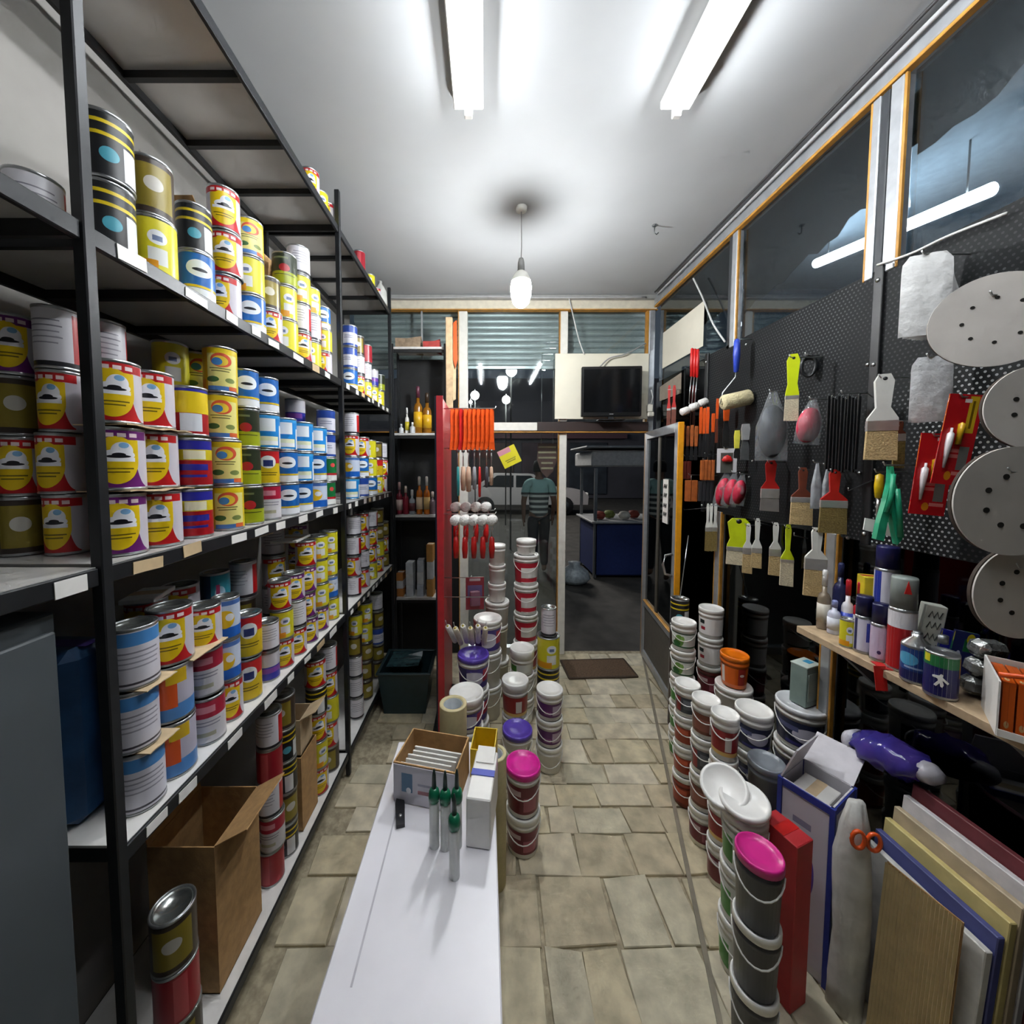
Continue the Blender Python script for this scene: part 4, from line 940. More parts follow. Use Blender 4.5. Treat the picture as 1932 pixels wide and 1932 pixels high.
def bottle(name, x, y, z, r, h, cbody, ccap, label, cat='bottle', neck=.35, band=None, group=None):
    t = thing(name, label, cat, (x, y, z + .0006), group=group)
    hb = h * (1 - neck)
    MB().lathe([(0, 0), (r * .95, 0), (r, .004), (r, hb * .85), (r * .75, hb * .96), (r * .4, hb), (r * .38, hb + h * neck * .3), (0, hb + h * neck * .3)], 18).build('bottle_body', mat('bottle_' + cbody, cbody, .25, var=.06), t)
    MB().lathe([(0, hb + h * neck * .3), (r * .45, hb + h * neck * .3), (r * .45, h * .97), (r * .3, h), (0, h)], 14).build('cap', mat('cap_' + ccap, ccap, .35), t)
    if band: MB().lathe([(r * .98, hb * .2), (r + .0008, hb * .2), (r + .0008, hb * .7), (r * .98, hb * .7)], 18, ring=True).build('band', mat('band_' + band, band, .4), t)
    return t
def cab(px, sh, r, h, cb_, cc, look, band=None, Y=2.86, z=None):
    x = atY(px, 800, Y).x
    bottle('small_bottle', x, Y, CZ[sh] if z is None else z, r, h, cb_, cc, f'{look} on the {("top", "second", "third", "lowest")[sh]} shelf of the corner unit', band=band)
cab(768, 1, .016, .20, '#d8d6d2', '#e8e8e6', 'tall thin white bottle', '#c4b12a'); cab(757, 1, .018, .075, '#c4c7ca', '#e2e2e2', 'short white jar at the left end'); cab(778, 1, .02, .085, '#b9bcc0', '#d8d8d8', 'squat silvery jar beside dark bottles', Y=2.83)
cab(789, 1, .034, .36, '#8a5a14', '#5a2a3a', 'tall amber bottle left of its twin', '#d9a81c'); cab(806, 1, .034, .31, '#8a5a14', '#3a2a1c', 'tall amber bottle right of its twin', '#d9a81c')
for i, (px, h, a_, b_, bd) in enumerate(((752, .17, '#7c2030', '#c8a0a0', '#c9b0a8'), (764, .15, '#8c2434', '#d8c8c0', None), (776, .13, '#9aa0a8', '#e0e0e0', '#5a2a30'), (790, .2, '#b8641c', '#e4dcd2', '#e0c8a8'), (804, .2, '#b8641c', '#e4dcd2', '#c9a868'), (815, .12, '#5a4a50', '#b8a8a0', None))):
    cab(px, 2, .024, h * 1.45, a_, b_, ('tallest dark red bottle at left', 'dark red bottle second from left', 'grey bottle with maroon band', 'orange bottle left of its twin', 'orange bottle right of its twin', 'dull brown bottle at right')[i], bd, Y=2.85)
x = atY(757, 900, 2.9).x
cab(757, 2, .02, .13, '#8c2434', '#c8a0a0', 'dark red bottle stacked on another', None, Y=2.90); 
for i, (px, w_, h_, c_) in enumerate(((757, .05, .09, '#b8763a'), (775, .055, .13, '#c9ccd2'), (795, .05, .14, '#b9bdc6'), (813, .05, .2, '#c08a4a'))):
    for k in range(3):
        hh = h_ / 1.5
        closed_box('small_box', (atY(px, 1100, 2.85).x, 2.85, CZ[3] + .0006 + k * (hh + .0012)), (w_, .09, hh), mat('sbox_%d_%d' % (i, k % 2), (c_, '#cfd0d4')[k % 2], .6), f'small carton, {("bottom", "middle", "top")[k]} of {ORD[i]} pile on the lowest corner shelf', rz=rc.uniform(-.06, .06), tape=PAPER)
# goods on top of the corner unit
z_ = CZ[0] + .0006
sheet('folded_sack', -.665, -.48, 2.80, 2.95, z_ + .07, mat('brown_sack', '#8f7c66', .8, var=.25, bump=.5), 'brown folded sack on top of the corner unit', 'sack', amp=.03, t=.068)
sheet('folded_sack', -.46, -.335, 2.80, 2.95, z_ + .05, mat('red_sack', '#a83a34', .6, var=.2), 'red folded packet on top of the corner unit', 'packet', amp=.03, t=.048)
x = atY(848, 700, 2.74).x
pl = thing('wood_plank', 'pale upright plank beside the corner unit with torn orange packet', 'plank', (x, 2.735, atY(848, 750, 2.74).z - .35))
MB().box((0, 0, .46), (.05, .02, .92), bev=.003).build('plank_body', mat('pale_plank', '#c4a884', .7, var=.15, scale=30), pl)
MB().prism([(.03, .88), (.055, .9), (.06, .62), (.045, .56), (.028, .62)], .012).build('orange_scrap', ORP, pl)
MB().prism([(-.02, .3), (.045, .34), (.05, .72), (.03, .7), (.02, .5)], .008, y0=.011).build('torn_card', CARDL, pl)
# teal crate on the floor
cr = thing('storage_tub', 'dark teal plastic tub on the floor before the corner unit', 'tub', (-.505, 2.38, .0005))
TEALD = mat('dark_teal_plastic', '#20363c', .35, var=.1)
w0, w1, d0, d1, hh = .13, .16, .12, .15, .27
vv = [(-w0, -d0, 0), (w0, -d0, 0), (w0, d0, 0), (-w0, d0, 0), (-w1, -d1, hh), (w1, -d1, hh), (w1, d1, hh), (-w1, d1, hh)]
vi = [(a * .95, b * .95, c + .006 if c < .1 else c) for a, b, c in vv]
mb = MB(); mb.add(vv + vi, [(0, 3, 2, 1), (8, 9, 10, 11)] + [(i, (i + 1) % 4, 4 + (i + 1) % 4, 4 + i) for i in range(4)] + [(8 + (i + 1) % 4, 8 + i, 12 + i, 12 + (i + 1) % 4) for i in range(4)] + [(4 + i, 4 + (i + 1) % 4, 12 + (i + 1) % 4, 12 + i) for i in range(4)])
mb.build('tub_body', TEALD, cr)
for sx, sy, lx, ly in ((0, -d1, 2 * w1 + .02, .02), (0, d1, 2 * w1 + .02, .02), (-w1, 0, .02, 2 * d1), (w1, 0, .02, 2 * d1)):
    MB().box((sx, sy, hh + .004), (lx, ly, .012), bev=.003).build('rim', TEALD, cr)
sheet('tub_cover_bag', -.62, -.42, 2.27, 2.47, .30, mat('teal_bag_film', '#2f4a50', .25, var=.2), 'crumpled teal bag lying over the plastic tub', 'bag', amp=.02, t=.004)

# ------------------------------------------------------------------ television, board, mat, wires
mb_ = MB().box((atY(1134, 720, 3.0).x, 2.985, (atY(1134, 668, 2.985).z + atY(1134, 790, 2.985).z) / 2), ((1222 - 1046) * mpp(1134, 720, 2.985), .012, (790 - 668) * mpp(1134, 720, 2.985)), bev=.002)
o = mb_.build('backing_board', mat('cream_board', '#ddd8c6', .6, var=.05, scale=4)); tag(o, 'cream board fixed to the shopfront behind the television', 'board')
m_ = mpp(1150, 745, 2.93)
tv = thing('television', 'small black flat television on the dark beam above the doorway', 'television', (atY(1152, 790, 2.90).x, 2.90, 1.9135), rz=-.06)
tw, th = 110 * m_, 92 * m_
MB().box((0, 0, .03 + th / 2), (tw, .035, th), bev=.005).build('casing', mat('tv_black', '#0c0c0e', .3), tv)
MB().box((0, -.0185, .035 + th / 2), (tw * .93, .002, th * .86)).build('screen', mat('tv_screen', '#0a0b0d', .12), tv)
MB().box((0, -.019, .03 + th * .045), (.03, .002, .006)).build('maker_mark', mat('tv_mark', '#8d8d90', .4), tv)
MB().box((0, 0, .015), (.04, .02, .03)).build('stand_neck', BLK, tv); MB().box((0, 0, .004), (.2, .09, .008), bev=.002).build('stand_foot', BLK, tv)
a0 = atZ(1140, 1283, .006)
dm = thing('door_mat', 'brown worn doormat at the open doorway', 'mat', (a0.x, 2.78, 0), rz=.05)
MB().box((0, 0, .006), (.50, .24, .010), bev=.003).build('mat_pile', mat('mat_brown', '#5e4a38', .95, var=.25, scale=90, bump=.6), dm)
for sx, sy, lx, ly in ((0, -.125, .52, .015), (0, .125, .52, .015), (-.255, 0, .015, .24), (.255, 0, .015, .24)):
    MB().box((sx, sy, .006), (lx, ly, .012), bev=.002).build('mat_border', mat('mat_border', '#46382c', .9), dm)
def cable(pts, r, label, m=None, name='cable'):
    P = [Vector(p) for p in pts]; out = []
    for i in range(len(P) - 1):
        a, b = P[i], P[i + 1]; p0 = P[max(i - 1, 0)]; p3_ = P[min(i + 2, len(P) - 1)]
        for k in range(6):
            t = k / 6
            out.append(.5 * ((2 * a) + (b - p0) * t + (2 * p0 - 5 * a + 4 * b - p3_) * t * t + (-p0 + 3 * a - 3 * b + p3_) * t ** 3))
    out.append(P[-1])
    o = MB().tube(out, r, 6).build(name, m or mat('cable_grey', '#86868a', .5)); return tag(o, label, 'cable')
for i_ in range(5):
    can(1.155, 2.16, .0005 + i_ * .1558, 'black' if i_ == 4 else 'dark', .05, .155, f'dark tin by the open door, {("bottom", "second up", "third up", "fourth up", "topmost with yellow rings")[i_]} in its pile', None, 0)
a_, b_ = Vector((1.155, 2.16, .78)), atY(1299, 1010, 2.22)
o = MB().tube([a_, b_], .003, 6).build('stirring_rod', WIRE); tag(o, 'thin steel rod standing on the dark tin by the door', 'rod')
cable([(1.315, 2.9, 2.868), (1.31, 2.4, 2.862), (1.318, 2.0, 2.87), (1.312, 1.4, 2.862), (1.315, .9, 2.866), (1.31, .3, 2.86)], .008, 'grey cable running along the ceiling above the right windows', mat('cable_light', '#b2b2b4', .5))
cable([(1.295, 2.9, 2.885), (1.29, 2.3, 2.884), (1.297, 1.7, 2.886), (1.29, 1.0, 2.884), (1.295, .3, 2.885)], .006, 'dark thin cable beside the grey ceiling cable', mat('cable_dark', '#3a3a3c', .5))
cable([atX(1308, 525, 1.31), atX(1325, 560, 1.31), atX(1345, 610, 1.31), atX(1368, 645, 1.31)], .005, 'pale wire slanting down from the ceiling above the white paper sheet', mat('cable_pale', '#c4c4c2', .5))
cable([atY(1072, 556, 2.97), atY(1080, 590, 2.97), atY(1092, 640, 2.97), atY(1102, 668, 2.96)], .005, 'thin wire hanging from the ceiling to the cream board', mat('cable_pale', '#c4c4c2', .5))
cable([atY(1218, 648, 2.97), atY(1180, 668, 2.95), atY(1150, 676, 2.95), atY(1130, 694, 2.93)], .005, 'wire drooping from the corner post to the television', mat('cable_mid', '#9a9a9a', .5))
cable([(-.9, 2.965, 2.872), (-.4, 2.96, 2.868), (0, 2.955, 2.876), (.5, 2.96, 2.87), (1.25, 2.955, 2.872)], .007, 'grey cable running along the header above the shopfront', mat('cable_light', '#b2b2b4', .5))
hk = thing('ceiling_hook', 'small bent wire hook in the ceiling', 'hook', (atZ(1235, 425, ZC).x, atZ(1235, 425, ZC).y, ZC))
MB().lathe([(0, -.006), (.012, -.005), (.014, 0), (0, 0)], 12).build('hook_plate', DSTEEL, hk)
MB().tube([(0, 0, -.004), (0, 0, -.04), (.012, 0, -.05), (.022, 0, -.04)], .003, 6).build('hook_wire', DSTEEL, hk)
# sockets on the corner post
jb = thing('junction_box', 'small white junction box with wires on the corner post', 'box', (1.30, 2.955, atY(1218, 770, 2.95).z))
MB().box((0, 0, 0), (.045, .03, .06), bev=.006).build('box_shell', OFFW, jb); MB().box((.0, -.018, -.05), (.05, .025, .035), bev=.006).build('plug', OFFW, jb)
MB().tube([(0, -.02, .03), (.01, -.03, .08), (.0, -.02, .14)], .004, 6).build('lead', mat('cable_pale', '#c4c4c2', .5), jb)
# yellow sticker and round sign on the fixed glass
p = atY(978, 856, 2.99)
o = link('yellow_notice', panel_mesh('yellow_notice', .15, .15, print_mat('yellow_notice', '#d9d01e', [('r', -.3, .85, .7, .14, '#c98a9a'), ('r', 0, .35, .6, .03, '#8a8420'), ('r', 0, .25, .5, .03, '#8a8420')], .5)), None, (p.x - .04, 2.99, p.z - .09), (0, -.45, 0)); tag(o, 'tilted yellow notice on the shopfront glass beside orange scrapers', 'notice')
p = atY(1032, 868, 3.18)
sg = thing('shield_sign', 'brown and cream striped shield sign behind the shopfront glass', 'sign', (p.x, 3.18, p.z))
MB().prism([(-.08, .14), (.08, .14), (.085, .0), (.05, -.1), (0, -.15), (-.05, -.1), (-.085, .0)], .01).build('sign_board', mat('sign_brown', '#6a4a44', .6), sg)
for i in range(5):
    zz = .11 - i * .045; ww = .075 if i < 3 else .05
    MB().box((0, -.007, zz), (ww * 2, .003, .016)).build('cream_stripe', mat('sign_cream', '#b8a888', .6), sg)
MB().tube([(-.05, 0, .14), (-.05, 0, .9)], .002, 5).build('sign_wire', WIRE, sg); MB().tube([(.05, 0, .14), (.05, 0, .9)], .002, 5).build('sign_wire', WIRE, sg)
# ------------------------------------------------------------------ goods on the right wall
TH = -.45
def hang(px0, px1, py0, py1, X=1.28, th=TH):
    pm = (px0 + px1) / 2; p = atX(pm, py0, X); m = mpp(pm, (py0 + py1) / 2, p.y)
    return p, (px1 - px0) * m / (math.cos(th) - (X / p.y) * math.sin(th)), (py1 - py0) * m, m
def peg_hook(p, up=.004):
    MB().tube([(XR - .02, p.y, p.z + up), (p.x - .012, p.y, p.z + up), (p.x - .018, p.y, p.z + up + .01)], .0022, 6).build('hook', WIRE, peg)
BRIS = mat('natural_bristle', '#c2a878', .9, var=.15, scale=200, bump=.4); BRISD = mat('dark_bristle', '#7a6838', .9, var=.2, scale=200, bump=.4); BRISP = mat('pale_bristle', '#cfc4a8', .9, var=.12, scale=200, bump=.4)
LIME = mat('lime_plastic', '#c3d316', .35, var=.05); HW = mat('white_handle', '#dcdcd6', .35, var=.04); REDH = mat('red_handle', '#b51d18', .35, var=.06); BRNH = mat('brown_handle', '#6a3220', .45, var=.12); ORH = mat('orange_handle', '#d9561a', .35, var=.06); BLUH = mat('blue_handle', '#2f48b4', .35)
FERR = mat('brush_ferrule', '#c9c7c4', .3, .7)
def brush(px0, px1, py, label, hm, bm=BRIS, X=1.28, th=TH, hw=None, tilt=0.0, hook=True, group=None):
    """py = (top, ferrule top, bristle top, bottom) in photo rows; px0..px1 = bristle width; hw = handle width share"""
    p, w_, h_, m = hang(px0, px1, py[0], py[3], X, th)
    z1, z2, z3 = [-(q - py[0]) * m for q in py[1:]]
    t = thing('paint_brush', label, 'brush', p, rot=(0, tilt, th), group=group)
    hh = (hw or .45) * w_ / 2; d = max(.008, w_ * .16)
    poly = [(-hh * .55, 0), (hh * .55, 0), (hh * .95, z1 * .15), (hh * .8, z1 * .5), (hh * .7, z1 * .72), (w_ * .47, z1 * .96), (w_ * .47, z1), (-w_ * .47, z1), (-w_ * .47, z1 * .96), (-hh * .7, z1 * .72), (-hh * .8, z1 * .5), (-hh * .95, z1 * .15)]
    MB().prism(poly[::-1], d).build('handle', hm, t)
    MB().lathe([(hh * .25, -d * .51), (hh * .25, d * .51)], 10, M=Matrix.Translation((0, 0, z1 * .1)) @ Matrix.Rotation(PI / 2, 4, 'X')).build('hang_hole', BLK, t)
    MB().box((0, 0, (z1 + z2) / 2), (w_ * .97, d * 1.2, z1 - z2), bev=.001).build('ferrule', FERR, t)
    MB().box((0, 0, z2 - (z1 - z2) * .1 + (z1 - z2) * .55), (w_ * .98, d * 1.28, (z1 - z2) * .12)).build('ferrule_bead', FERR, t)
    MB().prism([(-w_ * .47, z2), (-w_ * .5, z3), (w_ * .5, z3 - .002), (w_ * .47, z2)], d * .95).build('bristles', bm, t)
    if hook: peg_hook(p + Vector((0, 0, z1 * .1)))
    return t
def blob_bag(px0, px1, py0, py1, label, m, X=1.28, th=TH, d=.02, name='plastic_bag', cat='bag', inner=None, nst=1, tilt=0.0, group=None, top=2.0):
    """flat crumpled pouch hung from a hook; optional inner goods"""
    p, w_, h_, mm = hang(px0, px1, py0, py1, X, th)
    t = thing(name, label, cat, p, rot=(0, tilt, th), group=group)
    rr = random.Random(int(px0 * 7 + py0)); tw0 = .22 if nst == 1 else .7
    for s in range(nst):
        nx, nz = 8, 10; vv, ff = [], []
        off = s * d * 1.15; sk = s * w_ * .055
        for side in (-1, 1):
            for j in range(nz + 1):
                for i in range(nx + 1):
                    u, v = i / nx * 2 - 1, j / nz
                    sh = 1.0
                    b = (1 - u ** 4) * math.sin(PI * min(1, max(0, v))) ** .5
                    vv.append((u * w_ / 2 * (tw0 + (1 - tw0) * min(1, v * top)) * sh + sk + (v - .5) * sk * .8, off + side * d / 2 * b + rr.uniform(-1, 1) * d * .16 * b, -v * h_ + rr.uniform(-1, 1) * h_ * .006))
        n = (nx + 1) * (nz + 1)
        for j in range(nz):
            for i in range(nx):
                a = j * (nx + 1) + i
                ff += [(a, a + nx + 1, a + nx + 2, a + 1), (n + a, n + a + 1, n + a + nx + 2, n + a + nx + 1)]
        an = s * .03; ca, sa = math.cos(an), math.sin(an)
        vv = [(x * ca - z * sa, y, x * sa + z * ca) for x, y, z in vv]
        mb = MB(); mb.add(vv, ff, 0, True); mb.build('pouch', m, t)
    if inner: inner(t, w_, h_)
    peg_hook(p + Vector((0, 0, -.006)))
    return t
SILV = mat('white_foil', '#e3e4e6', .28, .25, .08, 30, bump=.5)
blob_bag(1702, 1800, 478, 628, 'thick bundle of white plastic packets hanging near the top right', mat('white_poly', '#f4f4f3', .3, var=.05, scale=14, bump=.9), X=1.22, th=-.5, d=.012, nst=6, name='packet_bundle', cat='packet', top=9.0)
blob_bag(1720, 1800, 672, 794, 'silvery white packet hanging below the white packet bundle', SILV, X=1.26, th=-.5, d=.012, nst=2, name='foil_packet', cat='packet', top=8.0)
# sanding discs
DISC = mat('sanding_disc_grey', '#c9c4be', .7, var=.07, scale=9); HOLE = mat('disc_hole', '#15130f', .8); RIMD = mat('disc_edge_brown', '#3f342c', .8)
def disc(px, py, rw, rh, th, label, X=1.22, tilt=0.0, holes=(.052, 8)):
    p = atX(px, py, X); m = mpp(px, py, p.y); r = rh * m
    t = thing('sanding_disc', label, 'disc', p, rot=(0, tilt, th))
    R = Matrix.Rotation(PI / 2, 4, 'X')
    MB().lathe([(0, -.003), (r, -.003), (r, .0), (0, .0)], 56, M=R, smooth=False).build('abrasive_face', DISC, t, (0, -.002, 0))
    MB().lathe([(0, -.006), (r * .985, -.006), (r * .985, .0), (0, .0)], 56, M=R, smooth=False).build('backing', RIMD, t, (0, .005, 0))
    for k in range(8):
        a = 2 * PI * k / 8 + .35
        MB().lathe([(0, 0), (r * holes[0], 0), (r * holes[0], .0012), (0, .0012)], 16, M=R, smooth=False).build('dust_hole', HOLE, t, (math.cos(a) * r * .48, -.0018, math.sin(a) * r * .48))
    peg_hook(p + Vector((0, 0, r * .5)))
    MB().lathe([(0, -.012), (r * .03, -.012), (r * .03, .02), (0, .02)], 10, M=R).build('hook_tip', WIRE, t, (0, -.002, r * .02)) if False else None
    return t
disc(1878, 604, 75, 86, -.62, 'uppermost grey sanding disc, beside the white packet bundle', X=1.20, tilt=.35, holes=(.035, 8))
disc(1962, 768, 80, 80, -.3, 'second grey sanding disc from the top, cut by the frame edge', X=1.16)
disc(1912, 946, 88, 103, -.1, 'largest grey sanding disc beside the red cards', X=1.11)
disc(1928, 1118, 88, 88, -.05, 'lowest grey sanding disc above the orange packets', X=1.16)
# red glue cards
def redcard(px0, px1, py0, py1, label, X, tilt, th):
    p, w_, h_, m = hang(px0, px1, py0, py1, X, th)
    pm = print_mat('red_glue_card', '#b5161c', [('r', .5, .78, .26, .2, '#c9a41c'), ('r', .5, .78, .07, .15, '#6b5208'), ('r', .15, .93, .2, .02, '#e8d8d4'), ('r', .1, .38, .5, .02, '#cf6a64'), ('r', .1, .32, .45, .02, '#cf6a64'), ('r', .5, .3, .28, .13, '#6f6d68'), ('r', .45, .13, .4, .02, '#d87a74'), ('e', -.15, .1, .2, .05, '#d8861c')], .25)
    t = thing('glue_card', label, 'packet', p, rot=(0, tilt, th))
    o = link('printed_card', panel_mesh('printed_card', w_, h_, pm, .003), t, (0, 0, -h_))
    MB().lathe([(0, 0), (.004, 0), (.013, .06), (.013, .085), (.005, .09), (.005, .1), (0, .1)], 12, sx=w_ / .14, sy=.6).build('glue_tube', mat('clear_blister_tube', '#d9d4d6', .2), t, (-w_ * .28, -.006, -h_ * .82))
    MB().lathe([(0, 0), (.010, 0), (.012, .05), (0, .055)], 12, sx=w_ / .14, sy=.6).build('yellow_tube', mat('yellow_tube', '#cfa21c', .3), t, (-w_ * .02, -.006, -h_ * .55))
    peg_hook(p + Vector((0, 0, -.01)))
redcard(1792, 1858, 744, 915, 'red glue card with yellow panel, higher of the two', 1.19, .12, -.3)
redcard(1738, 1806, 818, 972, 'red glue card, lower left of the two', 1.22, .08, -.3)
# big brush pair, glove
brush(1638, 1700, (706, 792, 812, 866), 'very wide white-handled brush below the tall aluminium mullion', HW, BRIS, X=1.20, hw=.62)
brush(1688, 1710, (795, 818, 832, 882), 'small brown brush half behind the very wide white brush', BRNH, BRISD, X=1.27, hw=.5)
GLV = mat('green_rubber', '#1f9a72', .4, var=.12, scale=12, bump=.3)
p, w_, h_, m = hang(1648, 1706, 880, 1018, 1.21, -.35)
gv = thing('rubber_glove', 'green rubber glove hanging by its cuff above the blue-capped spray', 'glove', p, rz=-.35)
ctr = [(0.004, 0), (.0, -.22), (-.12, -.48), (-.3, -.78), (-.38, -1.0), (-.1, -1.02), (.0, -.72), (.08, -.6), (.22, -.85), (.36, -1.06), (.52, -.98), (.40, -.66), (.36, -.42), (.16, -.2), (.08, 0)]
MB().prism([(a * w_ * .95, b * h_) for a, b in ctr], .022).build('glove_hand', GLV, gv)
MB().tube([(-.1 * w_, -.016, -.62 * h_), (.0, -.018, -.4 * h_), (.06 * w_, -.014, -.1 * h_)], .006, 8).build('glove_fold', GLV, gv)
MB().tube([(.18 * w_, -.016, -.3 * h_), (.26 * w_, -.018, -.55 * h_), (.40 * w_, -.014, -.95 * h_)], .007, 8).build('glove_fold', GLV, gv)
peg_hook(p)
tr = atX(1660, 893, 1.25)
t = thing('hand_trowel', 'white trowel with yellow grip hanging behind the green glove', 'trowel', tr, rz=-.35)
m = mpp(1660, 950, tr.y)
MB().lathe([(0, -48 * m), (5 * m, -46 * m), (7 * m, -25 * m), (6 * m, -4 * m), (0, 0)], 14).build('grip', mat('yellow_grip', '#d8b414', .35), t)
MB().tube([(0, 0, -46 * m), (0, 0, -85 * m)], .004, 6).build('shank', WIRE, t)
MB().prism([(-18 * m, -85 * m), (-20 * m, -108 * m), (34 * m, -122 * m), (32 * m, -95 * m)], .004).build('plate', WHITE, t)
peg_hook(tr)
# black strips bundle
for i in range(10):
    px = 1565 + 6.3 * i; p = atX(px, 744 + (i % 3) * 3, 1.25); m = mpp(px, 800, p.y)
    t = thing('saw_blade_strip', f'long black hanging strip, {ORD[i]} from the left of its bundle', 'strip', p, rz=.2 + rc.uniform(-.2, .2), group='black strips on the right wall')
    MB().box((0, 0, -72 * m), (6.0 * m, .004, 138 * m), rot=(0, rc.uniform(-.02, .02), 0), bev=.001).build('strip', mat('strip_black', '#17181a', .35, var=.1), t)
    MB().tube([(math.cos(a) * 2.5 * m, 0, -1 * m + math.sin(a) * 2.5 * m) for a in [2 * PI * k / 8 for k in range(8)]], .001, 5, closed=True).build('eyelet', DSTEEL, t)
peg_hook(atX(1596, 744, 1.25))
# bagged pads
def pads(mc, n=3, dark=None):
    def f(t, w_, h_):
        for i in range(n):
            o = MB().lathe([(0, -.004), (1, -.004), (1, .004), (0, .004)], 26, M=Matrix.Rotation(PI / 2, 4, 'X'), sx=1, sy=1).build('pad', mc, t, (w_ * (.1 * i - .05 * (n - 1)), -.002 + .011 * i, -h_ * .58))
            o.scale = (w_ * .44, 1.0, h_ * .38)
    return f
PINK = mat('pink_pad', '#c9304a', .5, var=.1)
blob_bag(1428, 1490, 738, 868, 'clear bag with a big dark oval pad under the yellow brush', CLEAR, X=1.22, d=.03, inner=pads(mat('slate_pad', '#33363f', .5, var=.08), 1), name='bagged_pad', cat='pad')
blob_bag(1510, 1560, 752, 838, 'clear bag of red pads left of the black strips', CLEAR, X=1.27, d=.03, inner=pads(PINK, 2), name='bagged_pad', cat='pad', tilt=.1)
for i, (a, b) in enumerate(((1357, 1388), (1372, 1402), (1388, 1416))):
    blob_bag(a, b, 888 + 3 * i, 958 - 2 * i, f'clear bag with pink pad above the lime brush, {("leftmost", "middle", "rightmost")[i]} of three', CLEAR, X=1.25 + .025 * i, d=.012, inner=pads(PINK, 1), name='bagged_pad', cat='pad', tilt=.15, group='bagged pink pads')
blob_bag(1532, 1553, 872, 960, 'grey plastic bag hanging between two wide brushes, left one', mat('grey_bag', '#9a9ea2', .4, var=.12, bump=.4), X=1.26, d=.016)
blob_bag(1553, 1572, 878, 950, 'grey plastic bag hanging between two wide brushes, right one', mat('grey_bag', '#9a9ea2', .4, var=.12, bump=.4), X=1.28, d=.016)
# brushes
brush(1484, 1511, (668, 745, 752, 792), 'fluorescent yellow handled brush high on the black board', mat('fluo_yellow', '#dcec16', .35, var=.03), BRISP, X=1.22, hw=.95)
brush(1437, 1473, (868, 922, 940, 964), 'red handled brush below the bagged dark oval pad', REDH, mat('grey_bristle', '#6f6a66', .8), X=1.27, hw=.62)
brush(1494, 1537, (882, 938, 948, 990), 'brown handled wide brush left of the grey bags', BRNH, BRIS, X=1.27, hw=.42)
brush(1549, 1602, (886, 944, 958, 1006), 'red handled wide brush right of the grey bags', REDH, BRISD, X=1.26, hw=.42)
brush(1372, 1416, (978, 1032, 1040, 1066), 'wide lime brush in clear wrap on the lowest hook row', LIME, BRISP, X=1.26, hw=1.0)
brush(1403, 1422, (988, 1034, 1046, 1082), 'slim white brush right of the lime wide brush', HW, BRIS, X=1.28, hw=.5)
brush(1420, 1440, (978, 1034, 1044, 1072), 'white brush second to the right of the wide lime brush', HW, BRIS, X=1.25, hw=.5)
brush(1453, 1476, (986, 1036, 1050, 1086), 'lone white brush left of the slim lime brush', HW, BRIS, X=1.27, hw=.5)
brush(1475, 1501, (990, 1056, 1062, 1106), 'slim lime handled brush between two white brushes', LIME, BRISP, X=1.26, hw=.45)
brush(1520, 1564, (996, 1054, 1076, 1126), 'big white handled brush above the plank shelf end', HW, BRIS, X=1.23, hw=.5)
for i, (a, b) in enumerate(((1332, 1340), (1338, 1347), (1346, 1355))):
    brush(a, b, (950, 995, 1003, 1040), f'narrow white brush hanging by the door, {("left", "middle", "right")[i]} of three', HW, BRISD, X=1.28 + .012 * i, hw=.7, group='narrow white brushes', hook=(i == 1))
# black coil
p = atX(1526, 690, 1.30); m = mpp(1526, 690, p.y)
t = thing('cable_coil', 'black coil of wire hanging right of the fluorescent yellow brush', 'coil', p, rz=-.6)
for k in range(4):
    MB().tube([(math.cos(a) * (10 + k * 1.5) * m, .004 * k, math.sin(a) * (20 - k * 2) * m) for a in [2 * PI * q / 22 for q in range(22)]], 2.6 * m, 7, closed=True).build('coil_turn', mat('coil_black', '#202224', .3, var=.1), t)
peg_hook(p + Vector((0, 0, 18 * m)))
# long roller with blue handle
p = atX(1391, 638, 1.26); m = mpp(1391, 700, p.y)
t = thing('paint_roller', 'cream paint roller with blue handle pointing up', 'roller', p, rz=-.15)
MB().lathe([(0, -64 * m), (4 * m, -62 * m), (6 * m, -30 * m), (5 * m, -4 * m), (0, 0)], 14).build('handle', BLUH, t)
MB().tube([(0, 0, -62 * m), (-1 * m, 0, -72 * m), (-22 * m, 0, -100 * m), (-26 * m, 0, -122 * m), (-20 * m, 0, -122 * m)], 1.1 * m, 6).build('wire_frame', WIRE, t)
MB().lathe([(0, -24 * m), (12 * m, -24 * m), (14.5 * m, -21 * m), (14.5 * m, 23 * m), (12 * m, 26 * m), (0, 26 * m)], 20, M=Matrix.Translation((1 * m, 0, -115 * m)) @ Matrix.Rotation(1.36, 4, 'Y')).build('fleece_sleeve', mat('cream_roller_fleece', '#d8cba2', .95, var=.1, scale=150, bump=.7), t)
peg_hook(p + Vector((0, 0, -.01)))
